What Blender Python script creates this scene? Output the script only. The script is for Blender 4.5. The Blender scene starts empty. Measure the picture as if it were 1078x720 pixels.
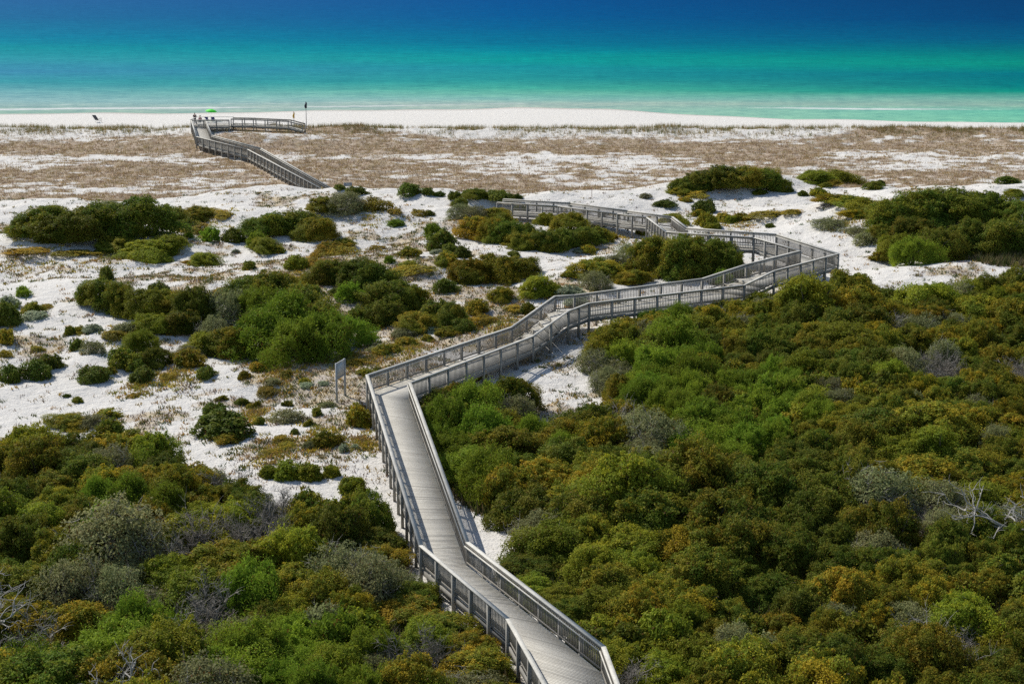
import bpy, math, random
import numpy as np
rng = np.random.default_rng(7)
random.seed(7)
C = bpy.context.scene.collection

# ------------------------------------------------------------------ camera model
F, CX, CY, ZC = 1700.0, 539.0, 360.0, 31.2
PIT = math.atan(413 / 1700)
cp, sp = math.cos(PIT), math.sin(PIT)
def ray(u, v):
    x = (u - CX) / F; y = -(v - CY) / F
    return np.array([x, cp + y * sp, -sp + y * cp])
def at(u, v, z):
    r = ray(u, v); return r * ((z - ZC) / r[2]) + np.array([0, 0, ZC])
def proj(x, y, z):
    dz = z - ZC
    d = y * cp - dz * sp
    return CX + F * x / d, CY - F * (y * sp + dz * cp) / d

# ------------------------------------------------------------------ noise
def _h(ix, iy, s):
    n = (ix.astype(np.int64) * 374761393 + iy.astype(np.int64) * 668265263 + s * 982451653) & 0x7fffffff
    n = ((n ^ (n >> 13)) * 1274126177) & 0x7fffffff
    return ((n ^ (n >> 16)) & 0xffff) / 65535.0
def vn(x, y, s=0):
    x = np.asarray(x, float); y = np.asarray(y, float)
    ix = np.floor(x); iy = np.floor(y); fx = x - ix; fy = y - iy
    fx = fx * fx * (3 - 2 * fx); fy = fy * fy * (3 - 2 * fy)
    a = _h(ix, iy, s); b = _h(ix + 1, iy, s); c = _h(ix, iy + 1, s); d = _h(ix + 1, iy + 1, s)
    return (a * (1 - fx) + b * fx) * (1 - fy) + (c * (1 - fx) + d * fx) * fy
def fbm(x, y, s=0, o=4):
    t = 0; a = .5; n = 0
    for k in range(o):
        t = t + a * vn(x, y, s + k * 17); n += a; a *= .5; x = x * 2.03 + 5.1; y = y * 2.03 + 1.7
    return t / n
def sstep(a, b, x):
    t = np.clip((x - a) / (b - a), 0, 1); return t * t * (3 - 2 * t)

# ------------------------------------------------------------------ boardwalk layout (left edge, right edge, deck height)
NEAR = [((2.8, 47.5), (4.45, 47.0), 4.2), ((-.08, 60.06), (3.42, 57.35), 4.2), ((-4.0, 68.1), (-2.09, 68.45), 4.25),
        ((-8.65, 94.2), (-6.14, 92.44), 5.2), ((.06, 106.94), (1.32, 104.4), 5.2), ((3.11, 112.3), (3.75, 107.5), 6.2),
        ((4.5, 112.7), (5.3, 110.1), 6.2), ((14.3, 118.6), (17.0, 116.3), 6.2), ((17.8, 120.1), (19.4, 117.7), 7.0),
        ((22.9, 125.85), (25.46, 124.6), 7.0), ((20.1, 131.9), (22.1, 133.4), 7.0), ((13.1, 134.7), (14.9, 136.6), 7.0),
        ((12.5, 147.2), (14.7, 147.4), 6.2), ((9.9, 149.3), (10.9, 151.0), 6.2), ((4.5, 155.2), (5.7, 157.1), 6.0), ((-1.4, 158.9), (-.9, 161.0), 5.8)]
STAIRS = {4: 4, 7: 3}
FAR_PX = [((348, 206), (356, 201.5), 3.3), ((342, 201.5), (348.6, 197), 3.4), ((262, 157.6), (273.5, 156.0), 3.6), ((207.5, 144), (222.6, 142.6), 3.9), ((201.7, 126), (215, 125), 5.0)]
FAR = []
for l, r, z in FAR_PX:
    a = at(*l, z + 1.05); b = at(*r, z + 1.05); FAR.append(((a[0], a[1]), (b[0], b[1]), z))
for i, w in ((2, 1.9), (1, 2.1), (0, 2.1)):
    a = np.array(FAR[i][0]); b = np.array(FAR[i][1]); m = (a + b) / 2; d = (b - a) / np.linalg.norm(b - a)
    if i == 2:
        d = np.array([.78, .62])
    FAR[i] = (tuple(m - d * w / 2), tuple(m + d * w / 2), FAR[i][2])
XQ, YQ = FAR[-1][0]
# platform turning east along the back of the dune, then down to the beach
PLAT = [((XQ, YQ - .6), (XQ, YQ + 3.8), 5.0), ((-43.0, YQ - .6), (-43.0, YQ + 3.8), 5.0)]
RAMP = [((-42.95, YQ + 1.0), (-42.95, YQ + 3.0), 5.0), ((-39.6, YQ + 1.3), (-39.5, YQ + 3.3), 4.9), ((-34.3, YQ + 1.6), (-34.1, YQ + 3.6), 4.6), ((-32.2, YQ + 1.9), (-32.0, YQ + 3.8), 4.0)]
def centre(N): return np.array([[(a[0] + b[0]) / 2, (a[1] + b[1]) / 2, z] for a, b, z in N])
PATHS = [centre(NEAR), centre(FAR), centre(PLAT), centre(RAMP)]
def path_near(x, y):
    best = np.full(np.shape(x), 1e9); zz = np.zeros(np.shape(x))
    for P in PATHS:
        for a, b in zip(P[:-1], P[1:]):
            d = b[:2] - a[:2]; L = d @ d
            t = np.clip(((x - a[0]) * d[0] + (y - a[1]) * d[1]) / L, 0, 1)
            q = np.hypot(x - a[0] - t * d[0], y - a[1] - t * d[1])
            m = q < best; best = np.where(m, q, best); zz = np.where(m, a[2] + t * (b[2] - a[2]), zz)
    return best, zz

# ------------------------------------------------------------------ terrain
_sp = [at(u, v, 0) for u, v in ((0, 120.5), (200, 119), (350, 117), (539, 113.5), (640, 115.5), (740, 121), (830, 126), (950, 128), (1078, 129))]
SX = [-3000, -400] + [p[0] for p in _sp] + [400, 3000]
SY = [_sp[0][1] + 8, _sp[0][1] + 4] + [p[1] for p in _sp] + [_sp[-1][1], _sp[-1][1] + 5]
_fp = [at(u, v, 0) for u, v in ((0, 115.8), (300, 113.5), (539, 109.8), (640, 111), (740, 113.2), (900, 115), (1078, 115.8))]
FX = [p[0] for p in _fp]; FY = [p[1] for p in _fp]
def shore(x): return np.interp(x, SX, SY) + 1.2 * np.sin(x * .13) + .6 * np.sin(x * .31 + 1)
HY = [-3000, 0, 50, 70, 94, 112, 125, 140, 150, 158, 166, 171, 178, 186, 200, 225, 240, 247, 253, 258, 264]
HZ = [3.0, 3.0, 3.0, 3.4, 4.1, 4.7, 5.2, 5.3, 5.1, 5.4, 6.2, 5.9, 4.0, 2.9, 2.8, 2.8, 3.0, 3.6, 4.0, 3.5, 2.6]
MOUNDS = [(41, 153, 15, 12, 3.4), (62, 150, 18, 12, 2.8), (26, 176, 10, 6, 1.3), (-38, 142, 11, 8, 1.3), (-15, 128, 9, 7, .5), (-24, 120, 12, 10, .7),
          (-33, 110, 8, 5, .5), (-16, 158, 6, 4, .9), (38, 128, 12, 9, .9), (23, 96, 10, 14, 1.0), (8, 78, 8, 8, .6), (-18, 72, 10, 9, .7), (-45, 100, 10, 7, .8), (4, 126, 8, 5, .6), (-38, 241.5, 13, 4.5, 1.25), (-56, 240, 8, 5, .5)]
def hraw(x, y):
    x = np.asarray(x, float); y = np.asarray(y, float)
    sh = shore(x)
    yw = y + np.where((y > 150) & (y < 200), 5.0 * (fbm(x * .045, y * 0 + 3, 5, 2) - .5) * 2, 0) * sstep(150, 160, y) * (1 - sstep(190, 200, y))
    z = np.interp(yw, HY, HZ)
    b = np.clip((sh - y) / np.maximum(sh - 264, 5), -40, 1)
    z = np.where(y > 264, np.where(b > 0, 2.6 * b ** .8 if np.isscalar(b) else 2.6 * np.clip(b, 0, 1) ** .8, 0.06 * (sh - y)), z)
    z = np.maximum(z, -6)
    dun = sstep(85, 105, y) * (1 - sstep(172, 184, y))
    z = z + dun * (2.1 * (fbm(x * .075, y * .09, 11, 3) - .5) + .75 * (fbm(x * .28, y * .3, 23, 3) - .5))
    z = z + (1 - sstep(80, 105, y)) * 1.2 * (fbm(x * .09, y * .09, 31, 2) - .5)
    sw = sstep(176, 186, y) * (1 - sstep(262, 275, y))
    z = z + sw * (.5 * (fbm(x * .12, y * .16, 41, 3) - .5) + .35 * (fbm(x * .8, y * .8, 51, 2) - .5))
    fd = np.exp(-((y - 253) / 6.0) ** 2); z = z + fd * .8 * (fbm(x * .16, y * .2, 61, 3) - .45)
    for mx, my, rx, ry, a in MOUNDS:
        z = z + a * np.exp(-((x - mx) / rx) ** 2 - ((y - my) / ry) ** 2)
    return z
def hgt(x, y):
    x = np.asarray(x, float); y = np.asarray(y, float)
    z = hraw(x, y)
    d, zd = path_near(x, y)
    lim = zd - np.where((y > 238) & (d < 30), .3, .75) + np.maximum(d - 2.2, 0) ** 1.15 * .45
    k = .25
    hh = np.clip(.5 + .5 * (lim - z) / k, 0, 1)
    zs = lim * (1 - hh) + z * hh - k * hh * (1 - hh)
    # lift ground that would fall far below the deck
    lo = zd - np.where(y > 237, .7, 1.5)
    w = 1 - sstep(1.5, 5.5 + 3 * (y > 235), d)
    zs = zs + w * np.maximum(lo - zs, 0) * .85
    return zs
_t = np.concatenate([np.arange(45, 340, .3)])
def ground(u, v):
    r = ray(u, v); k = _t / r[1]
    X = r[0] * k; Z = ZC + r[2] * k
    g = hgt(X, _t)
    i = np.argmax(g > Z)
    if g[i] <= Z[i]: i = len(_t) - 1
    return float(X[i]), float(_t[i]), float(g[i])

# polygons in the photo frame used to lay out the thicket; the points become ground positions
POLY_L = [(-70, 498), (0, 484), (60, 482), (130, 488), (180, 498), (232, 518), (262, 540), (330, 548), (375, 558), (405, 560), (428, 612), (470, 645), (530, 690), (570, 740), (600, 800), (600, 830), (-90, 830)]
POLY_R = [(655, 830), (640, 720), (600, 668), (552, 630), (536, 594), (562, 566), (540, 552), (512, 546), (478, 524), (452, 490), (442, 440), (450, 428), (520, 424), (556, 448), (600, 468), (636, 460), (650, 430), (632, 392), (648, 362), (690, 348), (800, 330), (848, 330), (862, 320), (900, 322), (960, 324), (1030, 318), (1160, 300), (1160, 830)]
POLY_D = [(1040, 225), (1160, 215), (1160, 290), (1050, 280), (1000, 270), (940, 270), (925, 262), (960, 232)]
def inpoly(u, v, poly):
    u = np.asarray(u); v = np.asarray(v); c = np.zeros(u.shape, bool); n = len(poly); j = n - 1
    for i in range(n):
        xi, yi = poly[i]; xj, yj = poly[j]
        if yi != yj:
            m = ((yi > v) != (yj > v)) & (u < (xj - xi) * (v - yi) / (yj - yi) + xi); c ^= m
        j = i
    return c

# ------------------------------------------------------------------ mesh and material helpers
def mesh_from(name, V, Fq, col=None, extra=None, smooth=False):
    V = np.asarray(V, np.float32); Fq = np.asarray(Fq, np.int32); k = Fq.shape[1]
    me = bpy.data.meshes.new(name)
    me.vertices.add(len(V)); me.vertices.foreach_set('co', V.ravel())
    me.loops.add(Fq.size); me.loops.foreach_set('vertex_index', Fq.ravel())
    me.polygons.add(len(Fq)); me.polygons.foreach_set('loop_start', np.arange(0, Fq.size, k, dtype=np.int32))
    if smooth: me.polygons.foreach_set('use_smooth', np.ones(len(Fq), bool))
    if col is not None:
        a = me.color_attributes.new('tint', 'FLOAT_COLOR', 'POINT')
        c = np.ones((len(V), 4), np.float32); col = np.asarray(col, np.float32)
        c[:, :col.shape[1]] = col; a.data.foreach_set('color', c.ravel())
    if extra is not None:
        for n, e in extra.items():
            a = me.color_attributes.new(n, 'FLOAT_COLOR', 'POINT'); a.data.foreach_set('color', np.asarray(e, np.float32).ravel())
    me.update(calc_edges=True); me.validate()
    return me
def link(name, me, mat=None, parent=None, kind=None, loc=None):
    o = bpy.data.objects.new(name, me); C.objects.link(o)
    if mat is not None and not me.materials: me.materials.append(mat)
    if parent is not None: o.parent = parent
    if kind: o['kind'] = kind
    if loc is not None: o.location = loc
    return o
def thing(name, label, cat, loc=(0, 0, 0), rotz=0, group=None):
    o = bpy.data.objects.new(name, None); C.objects.link(o); o.empty_display_size = .2
    o.location = loc; o.rotation_euler = (0, 0, rotz); o['label'] = label; o['category'] = cat
    if group: o['group'] = group
    return o
class MB:
    def __init__(s): s.v = []; s.f = []; s.c = []
    def hexa(s, p, t=1.0):            # 8 corners: bottom 4 then top 4 (same winding)
        b = len(s.v); s.v += [tuple(q) for q in p]; s.c += [(t, t, t)] * 8
        s.f += [(b, b + 3, b + 2, b + 1), (b + 4, b + 5, b + 6, b + 7), (b, b + 1, b + 5, b + 4), (b + 1, b + 2, b + 6, b + 5), (b + 2, b + 3, b + 7, b + 6), (b + 3, b, b + 4, b + 7)]
    def bar(s, a, b, w, h, t=1.0, up=(0, 0, 1)):   # beam from a to b, w wide, h high
        a = np.array(a, float); b = np.array(b, float); d = b - a; d /= np.linalg.norm(d)
        u = np.array(up, float)
        sd = np.cross(d, u); sd /= np.linalg.norm(sd); u = np.cross(sd, d)
        sd = sd * w / 2; u = u * h / 2
        s.hexa([a - sd - u, a + sd - u, b + sd - u, b - sd - u, a - sd + u, a + sd + u, b + sd + u, b - sd + u], t)
    def post(s, x, y, z0, z1, w, ang=0, t=1.0, w2=None):
        w2 = w if w2 is None else w2
        c, q = math.cos(ang), math.sin(ang); P = []
        for z in (z0, z1):
            for i, j in ((-1, -1), (1, -1), (1, 1), (-1, 1)):
                P.append((x + c * i * w / 2 - q * j * w2 / 2, y + q * i * w / 2 + c * j * w2 / 2, z))
        s.hexa(P, t)
    def tube(s, pts, rad, n=5, t=1.0):
        pts = [np.array(p, float) for p in pts]; rings = []
        for i, p in enumerate(pts):
            d = pts[min(i + 1, len(pts) - 1)] - pts[max(i - 1, 0)]; d /= (np.linalg.norm(d) + 1e-9)
            u = np.cross(d, (.3, .9, .2)); u /= (np.linalg.norm(u) + 1e-9); w = np.cross(d, u)
            r = rad[i]; b = len(s.v); rings.append(b)
            for k in range(n):
                a = 2 * math.pi * k / n; s.v.append(tuple(p + r * (math.cos(a) * u + math.sin(a) * w))); s.c.append((t, t, t))
        for r0, r1 in zip(rings[:-1], rings[1:]):
            for k in range(n): s.f.append((r0 + k, r0 + (k + 1) % n, r1 + (k + 1) % n, r1 + k))
    def mesh(s, name): return mesh_from(name, s.v, s.f, s.c)

def new_mat(name):
    m = bpy.data.materials.new(name); m.use_nodes = True; nt = m.node_tree; nt.nodes.clear()
    out = nt.nodes.new('ShaderNodeOutputMaterial'); b = nt.nodes.new('ShaderNodeBsdfPrincipled')
    nt.links.new(b.outputs[0], out.inputs[0]); return m, nt, b, out
def N(nt, t, **kw):
    n = nt.nodes.new(t)
    for k, v in kw.items(): setattr(n, k, v)
    return n
def mixc(nt, fac, a, b, bt='MIX'):
    n = nt.nodes.new('ShaderNodeMix'); n.data_type = 'RGBA'; n.blend_type = bt
    for i, x in ((0, fac), (6, a), (7, b)):
        if hasattr(x, 'is_output') or isinstance(x, bpy.types.NodeSocket): nt.links.new(x, n.inputs[i])
        else: n.inputs[i].default_value = x if i == 0 else (*x, 1) if len(x) == 3 else x
    return n.outputs[2]
def noise(nt, vec, scale, det=3, rough=.55, out=0):
    n = nt.nodes.new('ShaderNodeTexNoise'); n.inputs['Scale'].default_value = scale; n.inputs['Detail'].default_value = det; n.inputs['Roughness'].default_value = rough
    if vec is not None: nt.links.new(vec, n.inputs['Vector'])
    return n.outputs[out]
def ramp(nt, fac, stops):
    n = nt.nodes.new('ShaderNodeValToRGB'); e = n.color_ramp.elements
    while len(e) < len(stops): e.new(.5)
    for i, (p, c) in enumerate(stops):
        e[i].position = p; e[i].color = (*c, 1) if len(c) == 3 else c
    nt.links.new(fac, n.inputs[0]); return n.outputs[0]
def math_(nt, op, a, b=None, clamp=False):
    n = nt.nodes.new('ShaderNodeMath'); n.operation = op; n.use_clamp = clamp
    for i, x in enumerate((a, b)):
        if x is None: continue
        if isinstance(x, bpy.types.NodeSocket): nt.links.new(x, n.inputs[i])
        else: n.inputs[i].default_value = x
    return n.outputs[0]
def bump(nt, b, h, strength, dist):
    n = nt.nodes.new('ShaderNodeBump'); n.inputs['Strength'].default_value = strength; n.inputs['Distance'].default_value = dist
    nt.links.new(h, n.inputs['Height']); nt.links.new(n.outputs[0], b.inputs['Normal'])
def attr(nt, name):
    n = nt.nodes.new('ShaderNodeAttribute'); n.attribute_name = name; return n

# ------------------------------------------------------------------ materials
def wood(name, c0, c1):
    m, nt, b, _ = new_mat(name)
    tc = N(nt, 'ShaderNodeTexCoord'); a = attr(nt, 'tint')
    n1 = ramp(nt, noise(nt, tc.outputs['Object'], .9, 5, .65), [(.35, (0, 0, 0)), (.65, (1, 1, 1))]); n2 = noise(nt, tc.outputs['Object'], 14, 3)
    col = mixc(nt, n1, c0, c1)
    col = mixc(nt, 1.0, col, a.outputs['Color'], 'MULTIPLY')
    d = ramp(nt, n2, [(.3, (.72, .70, .68)), (.6, (1, 1, 1))]); col = mixc(nt, .8, col, d, 'MULTIPLY')
    nt.links.new(col, b.inputs['Base Color']); b.inputs['Roughness'].default_value = .8; b.inputs['Specular IOR Level'].default_value = .25
    bump(nt, b, n2, .4, .01); return m
M_deck = wood('weathered_deck_wood', (.54, .51, .44), (.60, .57, .495))
M_cap = wood('weathered_rail_wood', (.44, .425, .375), (.58, .56, .505))
M_rail = wood('grey_picket_wood', (.23, .215, .185), (.32, .295, .255))
M_post = wood('grey_post_wood', (.25, .24, .215), (.35, .335, .295))

def leafmat(name, base, tip, tipamt, var, trans=.4, dry=(.14, .075, .02)):
    m, nt, b, out = new_mat(name)
    a = attr(nt, 'tint'); sep = N(nt, 'ShaderNodeSeparateColor'); nt.links.new(a.outputs['Color'], sep.inputs[0])
    oi = N(nt, 'ShaderNodeObjectInfo')
    tipf = math_(nt, 'ADD', math_(nt, 'MULTIPLY', oi.outputs['Random'], .55), tipamt - .28, True)
    t = math_(nt, 'MULTIPLY', math_(nt, 'MULTIPLY', math_(nt, 'POWER', sep.outputs[1], 2.6), 1.5, True), math_(nt, 'ADD', tipf, .12), True)
    col = mixc(nt, t, base, tip)
    # per leaf brightness variation and per plant shift
    k = math_(nt, 'ADD', math_(nt, 'MULTIPLY', sep.outputs[0], var), 1.28 - var * .5)
    o2 = math_(nt, 'ADD', math_(nt, 'MULTIPLY', math_(nt, 'FRACT', math_(nt, 'MULTIPLY', oi.outputs['Random'], 7.31)), .5), .75)
    k = math_(nt, 'MULTIPLY', k, o2)
    hs = N(nt, 'ShaderNodeHueSaturation'); nt.links.new(col, hs.inputs['Color']); nt.links.new(k, hs.inputs['Value'])
    hv = math_(nt, 'ADD', math_(nt, 'MULTIPLY', math_(nt, 'FRACT', math_(nt, 'MULTIPLY', oi.outputs['Random'], 3.77)), .03), .485)
    nt.links.new(hv, hs.inputs['Hue'])
    col = mixc(nt, math_(nt, 'GREATER_THAN', sep.outputs[2], .955), hs.outputs[0], dry)
    nt.links.new(col, b.inputs['Base Color']); b.inputs['Roughness'].default_value = .6; b.inputs['Specular IOR Level'].default_value = .07
    tr = N(nt, 'ShaderNodeBsdfTranslucent'); nt.links.new(col, tr.inputs[0])
    mx = N(nt, 'ShaderNodeMixShader'); mx.inputs[0].default_value = trans
    nt.links.new(b.outputs[0], mx.inputs[1]); nt.links.new(tr.outputs[0], mx.inputs[2]); nt.links.new(mx.outputs[0], out.inputs[0])
    return m
M_leaf = {
    'oakd': leafmat('leaf_oak_dark', (.095, .135, .016), (.27, .21, .02), .45, .8),
    'oako': leafmat('leaf_oak_olive', (.145, .170, .018), (.38, .26, .02), .6, .8),
    'gold': leafmat('leaf_oak_golden', (.145, .165, .018), (.44, .28, .02), .66, .8),
    'myrt': leafmat('leaf_myrtle', (.155, .190, .018), (.31, .29, .02), .55, .8),
    'pine': leafmat('needle_pine', (.135, .195, .018), (.23, .29, .025), .6, .7, .38),
    'grey': leafmat('leaf_grey_green', (.155, .165, .065), (.26, .25, .11), .5, .8),
    'rose': leafmat('leaf_rosemary', (.085, .120, .018), (.19, .19, .022), .45, .7),
    'mat': leafmat('leaf_low_mat', (.19, .175, .025), (.50, .33, .03), .62, .8),
    'silv': leafmat('leaf_silver', (.27, .31, .19), (.37, .41, .26), .5, .5),
}
m, nt, b, _ = new_mat('grey_dead_wood'); a = attr(nt, 'tint'); oi = N(nt, 'ShaderNodeObjectInfo')
col = mixc(nt, 1, ramp(nt, oi.outputs['Random'], [(0, (.20, .175, .145)), (1, (.36, .335, .29))]), a.outputs['Color'], 'MULTIPLY')
nt.links.new(col, b.inputs['Base Color']); b.inputs['Roughness'].default_value = .85; M_twig = m
m, nt, b, _ = new_mat('brown_stem_wood'); b.inputs['Base Color'].default_value = (.10, .08, .06, 1); b.inputs['Roughness'].default_value = .9
tc = N(nt, 'ShaderNodeTexCoord'); nt.links.new(mixc(nt, noise(nt, tc.outputs['Object'], 6), (.07, .055, .04), (.15, .125, .10)), b.inputs['Base Color']); M_stem = m
m, nt, b, _ = new_mat('pale_dead_wood'); tc = N(nt, 'ShaderNodeTexCoord')
nt.links.new(mixc(nt, noise(nt, tc.outputs['Object'], 3), (.26, .24, .205), (.46, .435, .39)), b.inputs['Base Color']); b.inputs['Roughness'].default_value = .8; M_pale = m
m, nt, b, out = new_mat('dune_grass_blades'); a = attr(nt, 'tint'); nt.links.new(a.outputs['Color'], b.inputs['Base Color']); b.inputs['Roughness'].default_value = .7; b.inputs['Specular IOR Level'].default_value = .2
tr = N(nt, 'ShaderNodeBsdfTranslucent'); nt.links.new(a.outputs['Color'], tr.inputs[0]); mx = N(nt, 'ShaderNodeMixShader'); mx.inputs[0].default_value = .2
nt.links.new(b.outputs[0], mx.inputs[1]); nt.links.new(tr.outputs[0], mx.inputs[2]); nt.links.new(mx.outputs[0], out.inputs[0]); M_grass = m

def plain(name, c, r=.6, metal=0, nz=.12):
    m, nt, b, _ = new_mat(name); tc = N(nt, 'ShaderNodeTexCoord')
    f = noise(nt, tc.outputs['Object'], 9)
    nt.links.new(mixc(nt, f, tuple(x * (1 - nz) for x in c), tuple(min(1, x * (1 + nz)) for x in c)), b.inputs['Base Color'])
    b.inputs['Roughness'].default_value = r; b.inputs['Metallic'].default_value = metal; return m

# ------------------------------------------------------------------ ground sheet
def spaced(lo, hi, step, far_lo, far_hi):
    a = np.arange(lo, hi + step, step); s = step; x = lo; L = []
    while x > far_lo: s *= 1.35; x -= s; L.append(x)
    s = step; x = a[-1]; R = []
    while x < far_hi: s *= 1.35; x += s; R.append(x)
    return np.array(L[::-1] + list(a) + R)
xs = spaced(-112, 112, .42, -3000, 3000); ys = spaced(46, 330, .42, -2500, 1500)
X, Y = np.meshgrid(xs, ys); x = X.ravel(); y = Y.ravel()
z = hgt(x, y)
dpath, zdp = path_near(x, y)
gu, gv = proj(x, y, z)
front = (y * cp - (z - ZC) * sp) > 20
thick = (inpoly(gu, gv, POLY_L) | inpoly(gu, gv, POLY_R) | inpoly(gu, gv, POLY_D)) & front & (y < 175)
thick = np.where(front, thick.astype(float), 1.0) * (y < 172)
def cover_swale(x, y):
    e = sstep(174, 180, y + 5 * (fbm(x * .1, y * .1, 3, 2) - .5)) * (1 - sstep(-3, 3, y - (245.5 + 11 * sstep(40, 62, x) + 12 * np.exp(-((x + 28) / 14) ** 2)) + 8 * (fbm(x * .12, y * .1, 8, 3) - .5)))
    n = .42 * fbm(x * .06, y * .12, 77, 3) + .58 * fbm(x * .42, y * .75, 87, 4)
    c = sstep(.37, .56, n + .015 + .22 * np.exp(-((y - 184) / 9) ** 2) + .16 * np.exp(-((y - 236) / 5) ** 2) + .25 * sstep(246, 252, y))
    # pale bare lane just behind the beach on the near side of the crest
    return e * c
def cover_dune(x, y):
    e = sstep(80, 88, y) * (1 - sstep(168, 175, y))
    n = .5 * fbm(x * .11, y * .14, 107, 3) + .5 * fbm(x * .5, y * .5, 117, 3)
    c = sstep(.52, .66, n + .12 * sstep(-40, -10, x) * (1 - sstep(5, 12, x)) * (1 - sstep(135, 150, y)) - .06 * (x > 12))
    return e * c
cs = cover_swale(x, y); cd = cover_dune(x, y)
rows, cols = X.shape
idx = np.arange(rows * cols).reshape(rows, cols)
Fg = np.stack([idx[:-1, :-1], idx[:-1, 1:], idx[1:, 1:], idx[1:, :-1]], -1).reshape(-1, 4)
wet = np.clip(1 - (shore(x) - y) / 9.0, 0, 1) * (y > 200)
me = mesh_from('ground', np.stack([x, y, z], 1), Fg, smooth=True, extra={'cover': np.stack([thick, cs, cd, wet], 1)})
m, nt, b, _ = new_mat('white_quartz_sand')
tc = N(nt, 'ShaderNodeTexCoord'); P = tc.outputs['Object']
a = attr(nt, 'cover'); sep = N(nt, 'ShaderNodeSeparateColor'); nt.links.new(a.outputs['Color'], sep.inputs[0])
n_big = noise(nt, P, .25, 4); n_mid = noise(nt, P, 1.6, 4); n_fin = noise(nt, P, 9, 3); n_grit = noise(nt, P, 30, 2)
sand = mixc(nt, n_mid, (.62, .59, .535), (.735, .705, .65))
sand = mixc(nt, ramp(nt, noise(nt, P, 5, 5, .75), [(.56, (0, 0, 0)), (.70, (.7, .7, .7))]), sand, (.36, .31, .25))
mp = N(nt, 'ShaderNodeMapping'); mp.inputs['Scale'].default_value = (.6, 1.1, 1); nt.links.new(P, mp.inputs[0])
# dead stems and litter of the grass flat
nb = noise(nt, mp.outputs[0], 1.7, 5, .8)
litter = mixc(nt, n_mid, (.44, .33, .215), (.34, .245, .16)); litter = mixc(nt, ramp(nt, noise(nt, P, .5, 3), [(.45, (0, 0, 0)), (.62, (1, 1, 1))]), litter, (.255, .175, .075))
f = math_(nt, 'ADD', math_(nt, 'MULTIPLY', sep.outputs[1], .55), math_(nt, 'MULTIPLY', nb, 1.0))
f = ramp(nt, f, [(.74, (0, 0, 0)), (1.02, (.85, .85, .85))])
c1 = mixc(nt, math_(nt, 'MULTIPLY', f, math_(nt, 'GREATER_THAN', sep.outputs[1], .002)), sand, litter)
lit2 = mixc(nt, ramp(nt, noise(nt, P, .8, 3), [(.4, (0, 0, 0)), (.6, (1, 1, 1))]), (.27, .20, .13), (.42, .28, .07))
f2 = ramp(nt, math_(nt, 'ADD', math_(nt, 'MULTIPLY', sep.outputs[2], .45), math_(nt, 'MULTIPLY', noise(nt, P, 4.5, 4, .8), .95)), [(.74, (0, 0, 0)), (.90, (.6, .6, .6))])
c2 = mixc(nt, math_(nt, 'MULTIPLY', f2, math_(nt, 'GREATER_THAN', sep.outputs[2], .002)), c1, lit2)
soil = mixc(nt, n_mid, (.13, .10, .065), (.25, .20, .14))
f3 = ramp(nt, math_(nt, 'ADD', sep.outputs[0], math_(nt, 'MULTIPLY', n_mid, .5)), [(.6, (0, 0, 0)), (.95, (1, 1, 1))])
c3 = mixc(nt, f3, c2, soil)
w = math_(nt, 'POWER', a.outputs['Alpha'], .7)
c4 = mixc(nt, w, c3, (.44, .40, .35))
nt.links.new(c4, b.inputs['Base Color']); b.inputs['Roughness'].default_value = .95; b.inputs['Specular IOR Level'].default_value = .1
hh = math_(nt, 'ADD', n_mid, math_(nt, 'MULTIPLY', n_fin, .4)); hh = math_(nt, 'ADD', hh, math_(nt, 'MULTIPLY', n_grit, .12))
bump(nt, b, hh, .75, .25)
link('ground', me, m, kind='structure')

# ------------------------------------------------------------------ sea
def s2l(c):
    c = np.asarray(c, float) / 255; return np.where(c <= .04045, c / 12.92, ((c + .055) / 1.055) ** 2.4)
sy = np.concatenate([np.arange(270, 420, 1.0), 420 + np.cumsum(1.0 * 1.02 ** np.arange(0, 250))]); sy = np.concatenate([sy[sy < 9000], [9000, 14000]])
sx = spaced(-260, 260, 4, -9000, 9000)
X, Y = np.meshgrid(sx, sy); x = X.ravel(); y = Y.ravel()
prof = {
    'l': [(-30, (40, 95, 148)), (0, (40, 102, 152)), (20, (32, 108, 150)), (40, (16, 128, 155)), (52, (22, 142, 152)), (65, (50, 148, 162)), (75, (62, 138, 168)), (88, (60, 150, 160)), (97, (112, 168, 172)), (106, (145, 182, 182)), (113, (150, 180, 172)), (120, (150, 182, 165)), (140, (160, 185, 165))],
    'c': [(-30, (2, 74, 132)), (0, (2, 82, 140)), (15, (0, 88, 142)), (30, (0, 97, 142)), (45, (0, 112, 142)), (55, (0, 134, 148)), (62, (8, 148, 146)), (72, (22, 142, 150)), (85, (38, 148, 146)), (95, (70, 168, 150)), (100, (105, 180, 160)), (106, (130, 182, 172)), (112, (165, 185, 175)), (140, (165, 190, 170))],
    'r': [(-30, (2, 56, 100)), (0, (2, 62, 108)), (20, (0, 68, 114)), (40, (0, 88, 122)), (55, (0, 112, 118)), (67, (4, 140, 122)), (78, (0, 112, 124)), (90, (0, 120, 122)), (97, (10, 142, 124)), (103, (100, 166, 150)), (112, (140, 176, 160)), (118, (105, 185, 160)), (126, (120, 192, 162)), (140, (130, 195, 165))]}
wn = fbm(x * .012, y * .03, 5, 3) - .5
ye = np.maximum(y * (1 + .045 * wn), 10)
vv = proj(0 * ye, ye, 0.0)[1]
def look(p):
    t = np.array([q[0] for q in p], float); c = s2l(np.array([q[1] for q in p]))
    return np.stack([np.interp(vv, t, c[:, i]) for i in range(3)], 1)
q = np.clip(x / y / (539 / 1700.0), -1, 1)          # bearing from the beach access; clamps beyond the view
wl = np.clip(-q, 0, 1)[:, None]; wr = np.clip(q, 0, 1)[:, None] ** .8
SEA_K = .84
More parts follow.
